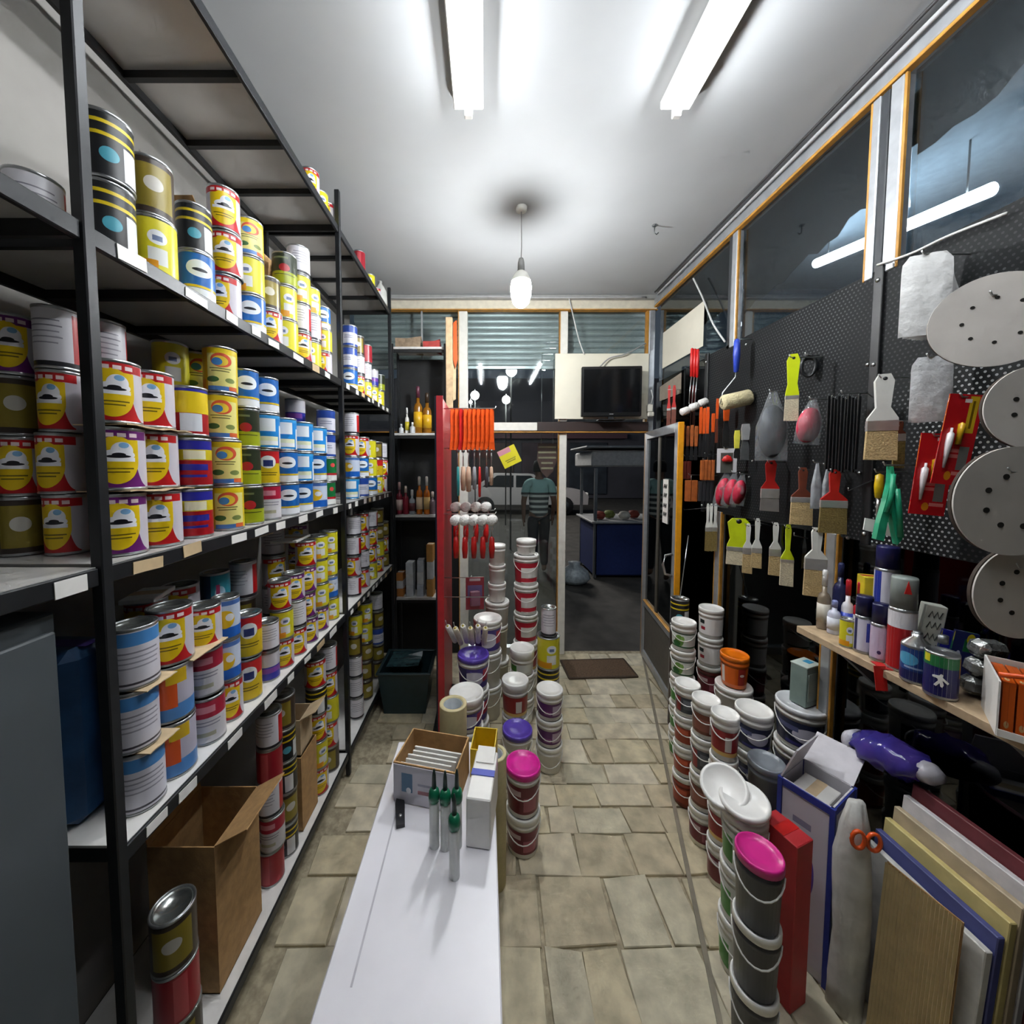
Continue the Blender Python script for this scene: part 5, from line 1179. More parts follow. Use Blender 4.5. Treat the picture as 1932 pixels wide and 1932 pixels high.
# three red handled mini rollers
for i in range(3):
    px = 1306 + 5.5 * i; p = atX(px, 656 + i, 1.25 + .012 * i); m = mpp(px, 700, p.y)
    t = thing('mini_roller', f'red handled mini roller under the white paper, {("left", "middle", "right")[i]} of three', 'roller', p, rz=-.1, group='red mini rollers by the paper')
    MB().lathe([(0, -54 * m), (2.4 * m, -53 * m), (3 * m, -25 * m), (2.6 * m, -2 * m), (0, 0)], 12).build('handle', REDP, t)
    MB().tube([(0, 0, -53 * m), (-2 * m, 0, -80 * m), (-3 * m, 0, -104 * m), (2 * m, 0, -106 * m)], .8 * m, 6).build('wire_frame', WIRE, t)
    MB().lathe([(0, -8 * m), (5 * m, -8 * m), (7 * m, -6 * m), (7 * m, 6 * m), (5 * m, 8 * m), (0, 8 * m)], 16, M=Matrix.Translation(((-10 + 11 * i) * m, 0, (-118 + 9 * i) * m)) @ Matrix.Rotation(1.2, 4, 'Y')).build('fleece_sleeve', FLUF, t)
peg_hook(atX(1311, 660, 1.27))
brush(1259, 1267, (727, 770, 774, 806), 'red handled flat brush by the door top, left of two', REDH, BRNH, X=1.28, hw=.7, hook=False)
brush(1268, 1277, (727, 768, 772, 806), 'red handled flat brush by the door top, right of two', REDH, BRNH, X=1.29, hw=.7, hook=False)
MB().tube([(XR - .02, atX(1268, 735, 1.28).y, atX(1268, 735, 1.28).z), (1.25, atX(1268, 735, 1.28).y, atX(1268, 735, 1.28).z)], .002, 6).build('hook', WIRE, peg)
# orange handled scrapers and wire brushes
def tool(px, py0, py1, py2, wpx, label, hm, bm_, X=1.28, wb=None, group=None, cat='scraper', name='hand_scraper'):
    p = atX(px, py0, X); m = mpp(px, py0, p.y)
    t = thing(name, label, cat, p, rz=-.35, group=group)
    h1, h2 = -(py1 - py0) * m, -(py2 - py0) * m; w_ = wpx * m * .75; wb_ = (wb or wpx) * m * .75
    MB().prism([(-w_ * .4, 0), (w_ * .4, 0), (w_ * .5, h1 * .3), (w_ * .4, h1), (-w_ * .4, h1), (-w_ * .5, h1 * .3)][::-1], w_ * .5).build('handle', hm, t)
    MB().prism([(-w_ * .3, h1), (w_ * .3, h1), (wb_ * .5, h1 + (h2 - h1) * .4), (wb_ * .5, h2), (-wb_ * .5, h2), (-wb_ * .5, h1 + (h2 - h1) * .4)][::-1], .006).build('blade', bm_, t)
    return t
BLADE = mat('dark_blade', '#2c2c2e', .35, .5); WOODO = mat('orange_wood', '#a3541e', .55, var=.15, scale=40)
for i in range(3): tool(1323 + 6.5 * i, 768 + (i % 2) * 2, 818, 862, 7, f'orange handled scraper beside the white mini rollers, {("left", "middle", "right")[i]} of three', ORH, BLADE, X=1.26, group='orange scrapers by the door')
tool(1346, 780, 815, 850, 8, 'short orange scraper right of the three orange scrapers', ORH, BLADE)
tool(1354, 752, 790, 835, 6, 'thin orange tool just left of the cream roller', ORH, BRNH)
tool(1371, 766, 794, 842, 13, 'orange handled dark scraper under the cream roller', ORH, BLADE, wb=15)
tool(1391, 812, 846, 864, 12, 'tool with a yellow and white tag under the cream roller', mat('tag_yellow', '#d9d24a', .5), BLADE)
tool(1407, 800, 830, 868, 18, 'grey bladed knife right of the yellow tag', mat('steel_grip', '#b4b6b8', .35, .5), DSTEEL)
for i in range(4): tool(1290 + 8 * i, 802 + (i % 2) * 2, 842, 868, 8, f'brown wooden handled wire brush by the door edge, {ORD[i]} from the left', WOODO, BLADE, X=1.27, name='wire_brush', cat='brush', group='wooden wire brushes')
def woodblock(px0, px1, py0, py1, label, m_, X=1.27, n=4):
    p, w_, h_, m = hang(px0, px1, py0, py1, X, -.3)
    t = thing('sanding_block', label, 'block', p, rz=-.3)
    for i in range(n):
        MB().box(((i - (n - 1) / 2) * w_ / n, 0, -h_ / 2), (w_ / n * .94, .03, h_), bev=.002).build('slab', m_, t)
    MB().tube([(0, 0, 0), (0, 0, .03)], .002, 5).build('loop', WIRE, t); peg_hook(p + Vector((0, 0, .028)))
woodblock(1322, 1348, 868, 906, 'orange brown block under the orange scrapers', WOODO)
woodblock(1292, 1316, 906, 946, 'orange brown block lowest by the door edge', WOODO, n=2)
woodblock(1286, 1304, 870, 904, 'red brown block above the lowest orange block', mat('red_wood', '#7c2a1a', .6, var=.12), n=2)
woodblock(1318, 1345, 908, 946, 'grey black block beside the lowest orange block', mat('black_blocks', '#26262a', .5), n=4)
# white card with red cap
p, w_, h_, m = hang(1353, 1391, 846, 892, 1.24, -.3)
t = thing('blister_card', 'white framed card with a red cap above the pink pads', 'packet', p, rz=-.3)
link('printed_card', panel_mesh('printed_card', w_, h_, print_mat('white_red_card', '#d9d8da', [('r', 0, .4, .62, .42, '#55544f')], .4)), t, (0, 0, -h_))
MB().lathe([(0, 0), (.4, 0), (.5, .3), (.3, .8), (0, 1)], 18, M=Matrix.Translation((0, -.008, -h_ * .55)) @ Matrix.Diagonal((w_ * .55, .02, h_ * .28, 1))).build('red_cap', REDP, t)
peg_hook(p + Vector((0, 0, -.006)))
# straggling empty hooks
for px, py, ex, ey in ((1600, 926, 1648, 906), (1290, 962, 1335, 958), (1430, 985, 1455, 992), (1498, 1010, 1524, 1016)):
    a, b = atX(ex, ey, XR - .03), atX(px, py, 1.27)
    MB().tube([a, b, b + Vector((0, 0, .012))], .0018, 6).build('hook', WIRE, peg)
for px, py in ((1408, 650), (1637, 688), (1622, 892), (1600, 1015), (1420, 870), (1414, 900)):
    a = atX(px, py, XR - .026)
    MB().lathe([(.006, 0), (.005, .004), (0, .006)], 10, M=Matrix.Translation(a) @ Matrix.Rotation(-PI / 2, 4, 'Y')).build('screw', WIRE, peg)
# paper sheet taped on the side glass near the corner, wire across the panes
ys = [atX(q, 620, XR - .03).y for q in (1247, 1322)]
o = MB().prism([(ys[0], 2.30), (ys[1], 2.30), (ys[1], 2.575), (ys[1] + .2, 2.57), (ys[0], 2.565)][::-1], .002, Mx(XR - .012)).build('paper_sheet', mat('cream_paper', '#cfcaba', .8, var=.05, scale=5)); tag(o, 'cream paper sheet taped over the side window near the corner', 'paper')
o = MB().prism([(ys[0] + .03, 2.06), (ys[0] - .28, 2.06), (ys[0] - .28, 2.20), (ys[0] + .03, 2.17)], .004, Mx(XR - .012)).build('cardboard_piece', mat('grey_card', '#8a8072', .8, var=.1)); tag(o, 'grey brown cardboard piece on the side window below the paper sheet', 'cardboard')
cable([atX(1655, 500, XR - .04), atX(1720, 478, XR - .04), atX(1790, 445, XR - .04), atX(1900, 402, XR - .04)], .004, 'pale wire rising along the side windows above the white packets', mat('cable_pale', '#c4c4c2', .5))

# ------------------------------------------------------------------ plank shelf on the right
PZ, PX0 = .955, 1.175
PLK = mat('raw_plank', '#b39c7e', .7, var=.18, scale=22, bump=.15)
y0 = atZ(1535, 1180, PZ).y
pk = thing('plank_shelf', 'raw wooden plank shelf of sprays and tins along the side glass', 'shelf', ((PX0 + XR - .03) / 2, (y0 + .25) / 2, PZ))
MB().box((0, 0, -.0125), (XR - .03 - PX0, y0 - .25, .025), bev=.002).build('plank', PLK, pk)
for yy in (1.2, .8, .45):
    MB().prism([(0, -.025), (.14, -.025), (.14, -.15)], .02, Matrix.Translation((-.07, yy - pk.location.y, 0))).build('bracket', DSTEEL, pk)
def onplank(px, X): return X * F / (px - CX)
def place(px, X): return Vector((X, onplank(px, X), PZ + .0006))
def hpx(px, X, n): return n * mpp(px, 1150, onplank(px, X))
def spray(px, X, r_px, h_px, label, cb_, cc, layers=(), dome=True, z=0.0, cap=.25, name='spray_can'):
    p = place(px, X); p.z += z; r = hpx(px, X, r_px) * .78; h = hpx(px, X, h_px)
    a = math.atan2(-p.y, -p.x) + PI / 2
    t = thing(name, label, 'spray can', p, rz=a)
    hb = h * (1 - cap)
    MB().lathe([(0, 0), (r * .94, 0), (r, .003), (r, .006), (r * .97, .008), (r * .97, hb - .012), (r, hb - .010), (r * .85, hb), (0, hb)], 24).build('can_body', STEEL, t)
    link('printed_wrap', wrap_mesh('printed_wrap', r * .975, r * .975, .009, hb - .012, print_mat('spray_' + label, cb_, layers, .3)), t)
    MB().lathe([(0, hb - .002), (r * .92, hb - .002), (r * .92, h - .006), (r * .86, h), (0, h)], 22).build('cap', mat('spraycap_' + cc, cc, .3), t)
    return h
def plank_bottle(px, X, r_px, h_px, cb_, cc, label, neck=.35, band=None, cat='bottle', name='glue_bottle'):
    p = place(px, X); return bottle(name, p.x, p.y, p.z - .0006, hpx(px, X, r_px) * .8, hpx(px, X, h_px), cb_, cc, label, cat, neck, band)
plank_bottle(1566, 1.25, 12, 112, '#8a7c6a', '#eeeeec', 'silicone bottle with a white cone nozzle at the plank end', .38, '#c9c4b6')
plank_bottle(1587, 1.25, 12, 64, '#c9cde0', '#8a93c8', 'small pale bottle with blue print beside the silicone bottle', .3, '#dfe2ee')
plank_bottle(1596, 1.31, 13, 125, '#262a52', '#2a2f5c', 'dark blue bottle behind the small pale bottle', .3)
plank_bottle(1612, 1.28, 11, 108, '#d9d6dc', '#b81c2a', 'white glue tube with red nozzle, left of two', .4, '#2a3fa8')
plank_bottle(1634, 1.30, 11, 108, '#c4202c', '#b81c2a', 'red glue tube with red nozzle, right of two', .4, '#e0dcd8')
p = place(1650, 1.315); m_ = hpx(1650, 1.31, 1)
for k in range(2):
    closed_box('product_box', (p.x, p.y, p.z + k * (.0012 + 62 * m_)), (24 * m_, 26 * m_, 61 * m_), mat('ybox_%d' % k, ('#c9a41c', '#d9c22a')[k], .5, var=.12), f'yellow printed box behind the spray cans, {("lower", "upper")[k]} of two', rz=-.4, tape=mat('red_tape', '#a8242c', .5))
p = place(1614, 1.205)
can(p.x, p.y, p.z, 'lemon', hpx(1614, 1.205, 11), hpx(1614, 1.205, 54), 'small yellow tin at the plank edge before the red nozzles', None, 0)
h = spray(1645, 1.22, 17, 108, 'white spray can with navy cap, left of two at the plank edge', '#d2cfe0', '#1d1d48', [('r', -.3, .5, .08, .5, '#2a2a5a'), ('r', .2, .6, .1, .3, '#2f3fa0')], cap=.33)
spray(1677, 1.22, 17, 108, 'white spray can with navy cap, right of two at the plank edge', '#c6b4cc', '#1d1d48', [('r', .3, .5, .08, .5, '#7a4a78'), ('e', 0, .2, .07, .06, '#3a2a58')], cap=.33)
hh = hpx(1677, 1.30, 98)
spray(1684, 1.295, 22, 200, 'tall white and blue spray with a big navy cap behind the pair', '#d8d6e2', '#23235c', [('r', -.25, .5, .12, .5, '#2b3c9c'), ('r', .1, .55, .2, .06, '#9a98b0')], cap=.2)
spray(1719, 1.225, 25, 178, 'large red and white spray with a grey cap', '#a81c20', '#8d9692', [('r', 0, .86, 1.2, .14, '#d9d6dc'), ('r', .25, .4, .05, .3, '#e0d4d4'), ('r', -.55, .4, .05, .35, '#d8c8c8')], cap=.32)
p = place(1719, 1.225); m_ = hpx(1719, 1.225, 1)
o = MB().prism([(-5 * m_, 0), (5 * m_, 0), (0, 24 * m_)], .002).build('warning_flash', REDP); o.location = (p.x - 11 * m_, p.y - 20 * m_ * .8, p.z + 150 * m_); o.rotation_euler = (0, 0, -.5)
tag(o, 'small red triangular flash stuck to the grey spray cap', 'sticker')
p = place(1759, 1.28); m_ = hpx(1759, 1.28, 1)
t = thing('long_box', 'long pale box with black handwriting leaning on the board', 'box', p, rot=(0, .1, -.5))
MB().box((0, 0, 65 * m_), (28 * m_, 22 * m_, 130 * m_), bev=.002).build('box_body', mat('pale_grey_box', '#bdbfb4', .6, var=.06), t)
mb = MB()
for zz in (112, 92, 70, 50): mb.tube([((-9 + 3.4 * i) * m_, -11.5 * m_, (zz + (7 if i % 2 else -5)) * m_) for i in range(6)], .8 * m_, 5)
mb.build('handwriting', INK, t)
p = atZ(1688, 1240, PZ + .001)
t = thing('red_ribbon', 'red ribbon hanging over the plank edge below the red spray', 'ribbon', (PX0 - .004, onplank(1686, PX0), PZ + .002), rz=-.3)
MB().box((0, 0, -.03), (.028, .002, .075), rot=(0, -.12, 0)).build('ribbon_tail', REDP, t); MB().box((.012, .02, .0), (.028, .045, .002), rot=(0, .06, 0)).build('ribbon_top', REDP, t)
# cone top and printed tins
def cone_tin(px, X, r_px, h_px, base, layers, label, cone=True):
    p = place(px, X); r = hpx(px, X, r_px) * .78; h = hpx(px, X, h_px); hb = h * .72
    t = thing('thinner_tin', label, 'can', p, rz=math.atan2(-p.y, -p.x) + PI / 2)
    MB().lathe([(0, 0), (r * .95, 0), (r, .004), (r * .98, .008), (r * .98, hb), (r, hb + .003), (r * .95, hb + .008)] + ([(r * .35, h * .93), (r * .33, h), (0, h)] if cone else [(r * .9, hb + .004), (0, hb + .006)]), 26).build('tin_body', STEEL, t)
    link('printed_wrap', wrap_mesh('printed_wrap', r * .985, r * .985, .008, hb, print_mat('tin_' + label, base, layers, .3)), t)
    MB().lathe([(0, h * .9), (r * .3, h * .9), (r * .3, h * 1.04), (0, h * 1.04)], 14).build('screw_cap', DSTEEL, t)
    return t, r, hb
cone_tin(1750, 1.20, 27, 92, '#23407c', [('r', 0, .15, 1.2, .15, '#1c1f52'), ('e', -.2, .65, .25, .2, '#4f9ac0'), ('r', .05, .4, .3, .03, '#8a9ab8')], 'blue tin with a bright silver cone top at the plank edge')
t, r, hb = cone_tin(1800, 1.19, 29, 112, '#1b1a55', [('r', 0, .86, .5, .14, '#1f6a3a'), ('r', -.3, .9, .08, .1, '#c9c21c'), ('r', .5, .75, .1, .25, '#c8861c'), ('r', .65, .7, .06, .3, '#2f6a30')], 'navy tin with a white running figure beside the orange packets', cone=False)
fig = [(-.5, .3), (-.1, .35), (0, .5), (.15, .45), (.1, .25), (.5, -.05), (.42, -.18), (.1, .05), (.2, -.3), (.12, -.5), (0, -.45), (-.05, -.2), (-.25, -.5), (-.4, -.42), (-.15, -.05), (-.2, .12), (-.5, .18)]
mb = MB(); mb.prism([(a * r * .9, b * r * 1.1) for a, b in fig], .002); mb.build('white_figure', PAPER, t, (0, -r * 1.0, hb * .45))
for i, (px, X, c1, lb_) in enumerate(((1803, 1.30, '#23238c', 'left'), (1826, 1.30, '#1c2458', 'right'))):
    p = place(px, X); m_ = hpx(px, X, 1)
    t = thing('printed_pouch', f'blue, green and yellow printed pouch behind the navy tin, {lb_} of two', 'packet', p, rot=(.0, .12, -.5))
    link('printed_card', panel_mesh('printed_card', 30 * m_, 92 * m_ * (1 + .1 * i), print_mat('pouch_%d' % i, c1, [('r', .4, .75, .5, .12, '#1f6a3a'), ('e', .4, .88, .35, .1, '#c9b81c'), ('e', -.4, .55, .2, .08, '#c9cbe0')], .3), .01), t)
p = place(1880, 1.28); m_ = hpx(1880, 1.28, 1)
ob = thing('display_carton', 'open white carton of orange packets at the near end of the plank', 'box', (1.235, .80, PZ + .0006), rz=-.8)
cw, cdp, ch = .13, .15, .13
MB().box((0, 0, .002), (cw, cdp, .004)).build('base', WHITE, ob)
MB().box((0, -cdp / 2, .008), (cw, .003, .016)).build('front_lip', WHITE, ob); MB().box((0, cdp / 2, ch / 2), (cw, .003, ch)).build('back_panel', WHITE, ob)
for sx in (-1, 1): MB().prism([(-cdp / 2, 0), (cdp / 2, 0), (cdp / 2, ch), (-cdp / 2, ch * .95)], .003, Matrix.Translation((sx * cw / 2, 0, 0)) @ Matrix.Rotation(PI / 2, 4, 'Z')).build('side_panel', WHITE, ob)
MB().tube([(-cw / 2, -cdp / 2 + .01, ch + .005), (-.02, -cdp / 2 + .02, ch + .012), (.03, -cdp / 2 + .01, ch + .004), (cw / 2, -cdp / 2 + .02, ch + .01)], .006, 6).build('torn_edge', ORP, ob)
OPK = print_mat('orange_packet', '#cf5a14', [('e', -.1, .16, .4, .07, '#c9a878'), ('r', 0, .55, .06, .4, '#b84a10')], .35)
for i in range(6):
    o = link('orange_packet', panel_mesh('orange_packet', .017, .115, OPK, .12), None, Vector((1.235, .80, PZ + .006)) + Matrix.Rotation(-.8, 3, 'Z') @ Vector((-.05 + .02 * i, .0, 0)), (0, 0, -.8)); tag(o, f'orange packet, {ORD[i]} from the left in the white carton', 'packet', 'orange packets in the carton')
t = thing('foil_sachets', 'crumpled silver foil sachets on the plank behind the orange carton', 'packet', (1.28, .93, PZ + .0006), rz=-.4)
for k in range(3): MB().box((.0 + .004 * k, 0, .03 + .05 * k), (.07, .045, .045), rot=(.1 * k, .1, .2 * k), bev=.012).build('sachet', mat('crumpled_foil', '#9b9d9c', .25, .7, .25, 40, bump=.8), t)

# ------------------------------------------------------------------ floor clutter at the lower right
oc = open_box('carton', (atY(1540, 1500, 1.12).x, 1.12, .0005), (.15, .13, .56), mat('carton_white', '#cfccd2', .55, var=.05), 'tall open white carton with blue edges by the grey bucket', rz=.5, flap=.9, wall=.004, angs=(.55, 1.45, 1.9, .5), flaps=(1, 0, 1, 0))
BLE = mat('blue_carton_edge', '#27368c', .5)
for sx in (-1, 1):
    for sy in (-1, 1): MB().box((sx * .075, sy * .065, .28), (.012, .012, .56)).build('blue_edge', BLE, oc)
for sx in (-1, 1): MB().box((sx * .076, 0, .548), (.006, .12, .022)).build('blue_rim', BLE, oc); MB().box((0, sx * .066, .548), (.14, .006, .022)).build('blue_rim', BLE, oc)
link('printed_face', panel_mesh('printed_face', .115, .5, print_mat('fruit_carton', '#cbc4d0', [('e', .3, .55, .2, .12, '#5a3f9a'), ('e', .35, .63, .06, .03, '#4a7a4a'), ('e', -.4, .62, .25, .09, '#a39a92'), ('r', -.1, .85, .4, .02, '#8a86a0'), ('e', -.35, .35, .25, .08, '#b08a86')], .5)), oc, (-.0765, 0, .03), (0, 0, -PI / 2))
closed_box('paper_packet', (oc.location.x, 1.12, .45), (.09, .09, .09), PAPER, 'white folded paper packed inside the tall open carton', rz=.5)
rbx = closed_box('red_box', (atY(1482, 1580, 1.03).x, 1.03, .0005), (.07, .10, .50), mat('red_carton', '#b52a30', .5, var=.06), 'narrow red carton standing in front of the tall white carton', rz=.35, tape=REDP)
sk = thing('paper_sack', 'grey white printed sack with orange figures beside the carton', 'sack', (atY(1614, 1550, .985).x, .985, .0005), rz=-.2)
sx_ = sk
vv, ff = [], []
rr = random.Random(8)
for j in range(9):
    v = j / 8
    for i in range(16):
        a = 2 * PI * i / 16; q = .042 * (1 + .12 * math.sin(3 * a + j)) * (1 - .55 * max(0, v - .8) / .2)
        vv.append((q * math.cos(a) * 1.0, q * .75 * math.sin(a), .62 * v + rr.uniform(-.008, .008)))
for j in range(8):
    for i in range(16): ff.append((j * 16 + i, j * 16 + (i + 1) % 16, j * 16 + 16 + (i + 1) % 16, j * 16 + 16 + i))
ff.append(tuple(range(16))[::-1]); ff.append(tuple(128 + i for i in range(16)))
MB().add(vv, ff, 0, True).build('sack_body', mat('sack_grey_white', '#c3c2be', .7, var=.15, scale=12, bump=.5), sk)
for dx in (-.018, .018):
    MB().tube([(dx + .015 * math.cos(a), -.038, .545 + .024 * math.sin(a)) for a in [2 * PI * q / 16 for q in range(16)]], .005, 6, closed=True).build('orange_ring', ORP, sk)
# leaning folders under the plank
LC = [('#cfccc6', 'off white'), ('#4a4f86', 'slate blue'), ('#c8b87a', 'straw yellow'), ('#b9a88c', 'pale wood'), ('#d8d4d6', 'greyish white'), ('#7a3a40', 'maroon')]
for i, (c_, nm) in enumerate(LC):
    Yc = 1.10 - .045 * i
    x = atY(1690 + 4 * i, 1520, 1.0).x
    o = MB().box((0, 0, .22 + .0175 * i), (.018, .26, .44 + .035 * i), bev=.002).build('long_carton', mat('lean_' + c_, c_, .55, var=.1), None, (1.115 + .023 * i, .92, .004), (0, .08, .03)); tag(o, f'{nm} flat carton leaning toward the side glass, {ORD[i]} from the aisle', 'carton', 'flat cartons leaning below the plank')
pb = thing('plastic_bundle', 'shiny purple blue plastic wrapped bundle below the plank shelf', 'bundle', (1.26, 1.10, .60), rot=(-.25, .1, .15))
vv, ff = [], []; rr = random.Random(4); NS, NR = 12, 14
for j in range(NS + 1):
    v = j / NS; q = .058 * (math.sin(PI * min(max(v, .02), .98)) ** .35)
    for i in range(NR):
        a = 2 * PI * i / NR
        vv.append((q * math.cos(a) * 1.15 + rr.uniform(-.009, .009), (v - .5) * .19, q * math.sin(a) * .9 + .055 + rr.uniform(-.009, .009)))
for j in range(NS):
    for i in range(NR): ff.append((j * NR + i, j * NR + (i + 1) % NR, j * NR + NR + (i + 1) % NR, j * NR + NR + i))
ff.append(tuple(range(NR))[::-1]); ff.append(tuple(NS * NR + i for i in range(NR)))
MB().add(vv, ff, 0, True).build('wrapped_goods', mat('violet_wrap', '#2b2a86', .12, var=.3, scale=9, bump=.6, c2='#4a3a8c'), pb)
MB().lathe([(.0, 0), (.036, 0), (.034, .02), (.016, .04), (0, .042)], 16, M=Matrix.Translation((0, -.082, .05)) @ Matrix.Rotation(PI / 2, 4, 'X'), sx=1.0, sy=.85).build('clear_end', mat('pale_wrap_end', '#c3c2cc', .25, var=.1, bump=.5), pb)
MB().lathe([(.0, 0), (.045, 0), (.03, .03), (0, .05)], 16, M=Matrix.Translation((0, .085, .05)) @ Matrix.Rotation(-PI / 2, 4, 'X')).build('clear_end', mat('pale_wrap_end', '#c3c2cc', .25), pb)
cw_ = thing('corrugated_card', 'tan corrugated cardboard sheet in front of the leaning cartons', 'cardboard', (1.06, .87, .01), rot=(-.08, .0, -1.35))
pts = [];
for i in range(41): pts.append((-.07 + .0035 * i, .003 * (1 if i % 2 else -1)))
MB().add([(x, y, z) for z in (0, .48) for x, y in pts], [(i, i + 1, 42 + i, 41 + i) for i in range(40)]).build('fluted_face', mat('corrugated_tan', '#c9b68c', .85, var=.08), cw_)
MB().box((0, .006, .24), (.14, .003, .48)).build('liner', CARD, cw_)
rd = thing('framed_set', 'dark boxed set with a red rim standing at the lower right', 'box', (1.275, .70, .0005), rz=-.3)
MB().box((0, 0, .31), (.10, .06, .62), bev=.004).build('case', mat('case_dark', '#1c1c1e', .4), rd)
for dx in (-.047, .047): MB().box((dx, -.031, .33), (.006, .004, .54)).build('red_rim', mat('red_rim', '#c0442a', .4), rd)
MB().box((0, -.031, .598), (.1, .004, .006)).build('red_rim', mat('red_rim', '#c0442a', .4), rd)
MB().box((-.075, .0, .32), (.03, .05, .64), bev=.004).build('grey_spine', mat('case_grey', '#77797a', .4), rd)
MB().box((-.075, -.026, .5), (.028, .003, .12)).build('red_panel', REDP, rd)
# ------------------------------------------------------------------ street beyond the door
# fruit stall with blue skirt
s0 = thing('street_stall', 'market stall with blue skirt and grey crates outside the doorway', 'stall', (2.12, 5.6, -.03))
BLS = mat('stall_blue', '#16285e', .6, var=.1); GRS = mat('stall_grey', '#a6a6a6', .6, var=.1)
MB().box((0, 0, .42), (1.15, .8, .76), bev=.02).build('blue_skirt', BLS, s0)
MB().box((0, 0, .81), (1.25, .9, .03), bev=.006).build('counter_top', GRS, s0)
for sx in (-1, 1):
    for sy in (-1, 1): MB().box((sx * .56, sy * .38, .79), (.04, .04, 1.56)).build('stall_post', DSTEEL, s0)
MB().box((0, 0, 1.70), (1.3, .95, .22), bev=.02).build('canopy_box', GRS, s0)
MB().box((0, -.1, 1.86), (1.5, .95, .03), bev=.01).build('canopy_roof', mat('stall_roof', '#8b8d90', .6), s0)
for i in range(6):
    o = MB().lathe([(0, 0), (.06, .01), (.09, .06), (.06, .11), (0, .12)], 12).build('melon' if i % 2 else 'fruit_heap', mat('stall_fruit_%d' % (i % 3), ('#8c3a2c', '#6f7a3a', '#c9c4b8')[i % 3], .7), None, (1.66 + .18 * i, 5.35 + .12 * (i % 2), .80)); tag(o, f'dim heap of produce on the stall, {ORD[i]} from the left', 'produce', 'produce on the stall')
# parked car
cr_ = thing('parked_car', 'pale parked saloon car across the street', 'car', (1.3, 13.0, -.03))
CARP = mat('car_paint', '#b9b4b4', .35, .2, .05); CARG = mat('car_glass', '#1d2226', .15); TYR = mat('tyre', '#17171a', .8)
side = [(-2.1, .35), (2.1, .35), (2.12, .62), (1.95, .82), (1.15, .9), (.75, .92), (.3, 1.36), (-.95, 1.38), (-1.55, .95), (-2.08, .88), (-2.12, .6)]
MB().prism(side, 1.6).build('car_body', CARP, cr_)
MB().prism([(.62, .93), (.22, 1.31), (-.28, 1.32), (-.28, .93)], 1.62).build('side_window', CARG, cr_); MB().prism([(-.36, .93), (-.36, 1.32), (-.9, 1.32), (-1.38, .95)], 1.62).build('side_window', CARG, cr_)
for xx in (-1.3, 1.3):
    for yy in (-.78, .78):
        w0_ = MB().lathe([(0, -.1), (.28, -.1), (.31, -.07), (.31, .07), (.28, .1), (0, .1)], 22, M=Matrix.Rotation(PI / 2, 4, 'X')).build('wheel', TYR, cr_, (xx, yy, .31))
        MB().lathe([(0, -.01), (.17, -.01), (.17, .01), (0, .01)], 16, M=Matrix.Rotation(PI / 2, 4, 'X')).build('hub_cap', DSTEEL, w0_, (0, -.105 if yy < 0 else .105, 0))
MB().box((2.12, -.55, .68), (.03, .3, .12), bev=.01).build('headlight', WHITE, cr_); MB().box((-2.11, -.55, .75), (.03, .3, .12), bev=.01).build('tail_light', REDP, cr_)
# a plastic sack by the stall
o = MB().lathe([(0, 0), (.14, .01), (.2, .08), (.17, .17), (.06, .25), (.08, .29), (0, .3)], 18, sx=1.1).build('plastic_sack', mat('sack_clear', '#9fa6aa', .3, var=.2, bump=.6), None, (1.22, 5.0, -.029)); tag(o, 'pale see-through sack on the pavement beside the stall', 'bag')
# person walking away
pr = thing('person', 'person in a grey and teal striped shirt walking away outside', 'person', (0, 0, 0))
pxm = atY(1017, 900, 5.4)
SK, SHIRT, TRO, HAIR = mat('skin', '#7c5a48', .6), None, mat('trousers_dark', '#23252c', .8, var=.1), mat('hair_dark', '#181514', .8)
def stripes():
    m = bpy.data.materials.new('striped_shirt'); m.use_nodes = True; N = m.node_tree.nodes; L = m.node_tree.links; b = N['Principled BSDF']
    tc = N.new('ShaderNodeTexCoord'); sp = N.new('ShaderNodeSeparateXYZ'); L.new(tc.outputs['Object'], sp.inputs[0])
    def M(op, a, c):
        n = N.new('ShaderNodeMath'); n.operation = op
        if isinstance(a, (int, float)): n.inputs[0].default_value = a
        else: L.new(a, n.inputs[0])
        n.inputs[1].default_value = c; return n.outputs[0]
    st = M('LESS_THAN', M('FRACT', M('MULTIPLY', sp.outputs[2], 13.0), 1.0), .45); tp = M('GREATER_THAN', sp.outputs[2], 1.22)
    a = N.new('ShaderNodeMix'); a.data_type = 'RGBA'; L.new(st, a.inputs['Factor']); a.inputs['A'].default_value = (.07, .08, .08, 1); a.inputs['B'].default_value = (.75, .75, .68, 1)
    c = N.new('ShaderNodeMix'); c.data_type = 'RGBA'; L.new(tp, c.inputs['Factor']); L.new(a.outputs['Result'], c.inputs['A']); c.inputs['B'].default_value = (.38, .6, .56, 1)
    L.new(c.outputs['Result'], b.inputs['Base Color']); b.inputs['Roughness'].default_value = .8; return m
SHIRT = stripes()
def skinned(name, pts, edges, rad, m, parent, sub=2):
    me = bpy.data.meshes.new(name); me.from_pydata(pts, edges, []); me.materials.append(m)
    o = bpy.data.objects.new(name, me); col.objects.link(o); o.parent = parent
    o.modifiers.new('skin', 'SKIN').use_smooth_shade = True
    for v, r in zip(me.skin_vertices[0].data, rad): v.radius = r if isinstance(r, tuple) else (r, r)
    me.skin_vertices[0].data[0].use_root = True
    s = o.modifiers.new('smooth', 'SUBSURF'); s.levels = s.render_levels = sub
    return o
pr.location = (pxm.x, 5.4, -.03)
P = {}; pts, rad, ed = [], [], []
def V(k, co, r): P[k] = len(pts); pts.append(co); rad.append(r)
def E(a, b): ed.append((P[a], P[b]))
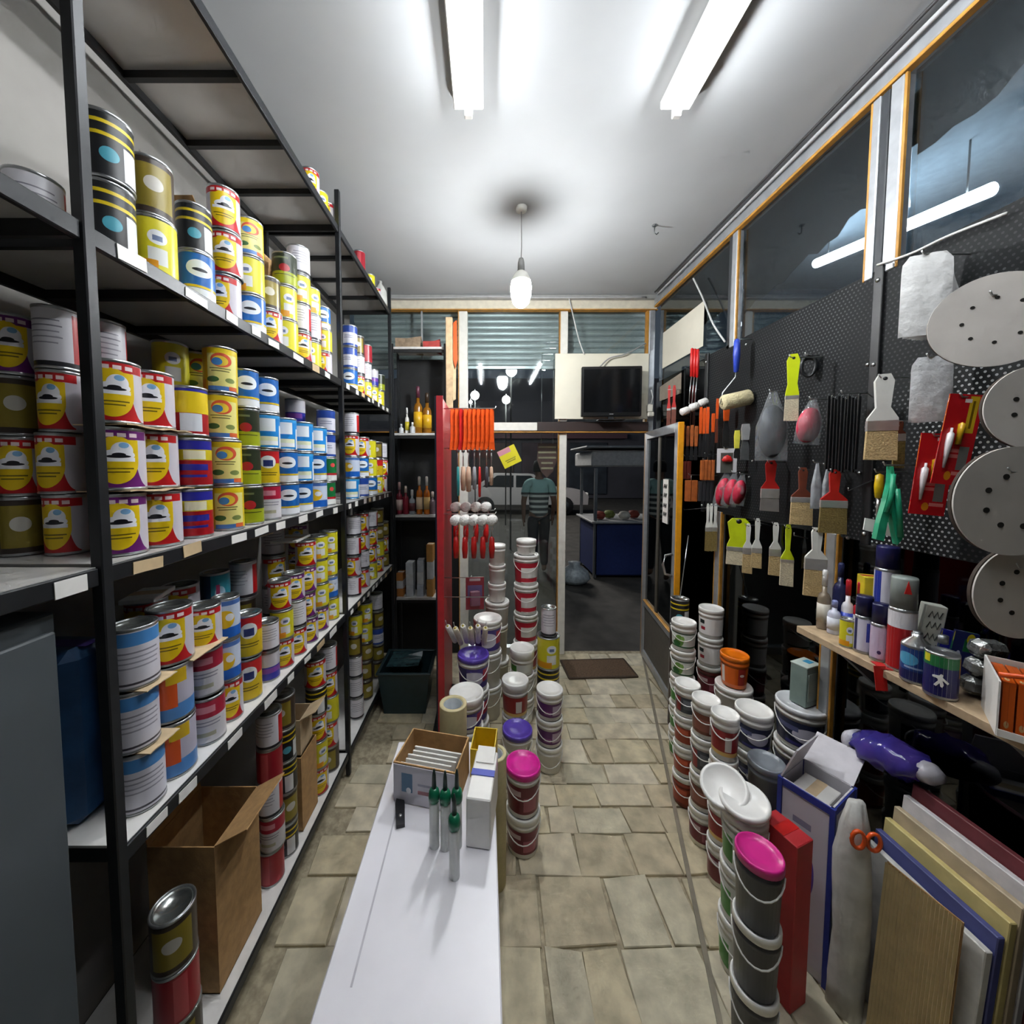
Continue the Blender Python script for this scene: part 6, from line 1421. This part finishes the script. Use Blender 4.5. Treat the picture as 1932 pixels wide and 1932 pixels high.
V('pel', (0, 0, .88), (.13, .09)); V('wai', (0, .01, 1.02), (.12, .085)); V('che', (0, .0, 1.22), (.15, .10)); V('nek0', (0, .0, 1.38), (.07, .06)); V('nek', (0, .01, 1.44), .045); V('hd0', (0, .02, 1.50), (.062, .075)); V('hd1', (0, .02, 1.58), (.072, .085)); V('hd2', (0, .02, 1.645), (.05, .06))
E('pel', 'wai'); E('wai', 'che'); E('che', 'nek0'); E('nek0', 'nek'); E('nek', 'hd0'); E('hd0', 'hd1'); E('hd1', 'hd2')
for s, n in ((-1, 'l'), (1, 'r')):
    V('sh' + n, (s * .17, 0, 1.34), .055); V('el' + n, (s * .22, -.03 * s, 1.08), .042); V('wr' + n, (s * .22, .05 * s + .04, .87), .028); V('pa' + n, (s * .22, .05 * s + .06, .81), (.034, .02))
    E('nek0', 'sh' + n); E('sh' + n, 'el' + n); E('el' + n, 'wr' + n); E('wr' + n, 'pa' + n)
    for k, (dy, ln) in enumerate(((-.024, .07), (-.008, .08), (.008, .077), (.022, .062))):
        V(f'f{n}{k}', (s * .22, .05 * s + .06 + dy, .775), .009); V(f'g{n}{k}', (s * .215, .05 * s + .066 + dy, .81 - ln - .015), .008); E('pa' + n, f'f{n}{k}'); E(f'f{n}{k}', f'g{n}{k}')
    V('th' + n, (s * .20, .05 * s + .10, .80), .009); V('ti' + n, (s * .195, .05 * s + .115, .765), .008); E('pa' + n, 'th' + n); E('th' + n, 'ti' + n)
    V('hi' + n, (s * .085, 0, .82), .085); V('kn' + n, (s * .09, .09 * s, .47), .058); V('an' + n, (s * .09, .10 * s - .06, .09), .038); V('to' + n, (s * .10, .10 * s + .08, .035), (.035, .03))
    E('pel', 'hi' + n); E('hi' + n, 'kn' + n); E('kn' + n, 'an' + n); E('an' + n, 'to' + n)
skinned('body', pts, ed, rad, SK, pr)
skinned('shirt', [(0, 0, .80), (0, .01, 1.02), (0, 0, 1.22), (0, 0, 1.37), (-.17, 0, 1.35), (-.215, .02, 1.14), (.17, 0, 1.35), (.215, -.02, 1.14)], [(0, 1), (1, 2), (2, 3), (3, 4), (4, 5), (3, 6), (6, 7)], [(.155, .115), (.145, .11), (.175, .125), (.09, .08), .075, .062, .075, .062], SHIRT, pr)
skinned('trousers', [(0, 0, .97), (-.085, 0, .80), (-.09, -.09, .47), (-.09, -.155, .12), (.085, 0, .80), (.09, .09, .47), (.09, .035, .12)], [(0, 1), (1, 2), (2, 3), (0, 4), (4, 5), (5, 6)], [(.14, .10), .10, .075, .06, .10, .075, .06], TRO, pr)
MB().lathe([(.082, 1.52), (.088, 1.56), (.085, 1.62), (.065, 1.675), (0, 1.69)], 20, sy=1.12, M=Matrix.Translation((0, .012, 0))).build('hair', HAIR, pr)
dup = {k: v for k, v in LABELS.items() if len(v) > 1}
print('DUPLABELS', len(dup), list(dup.items())[:12])
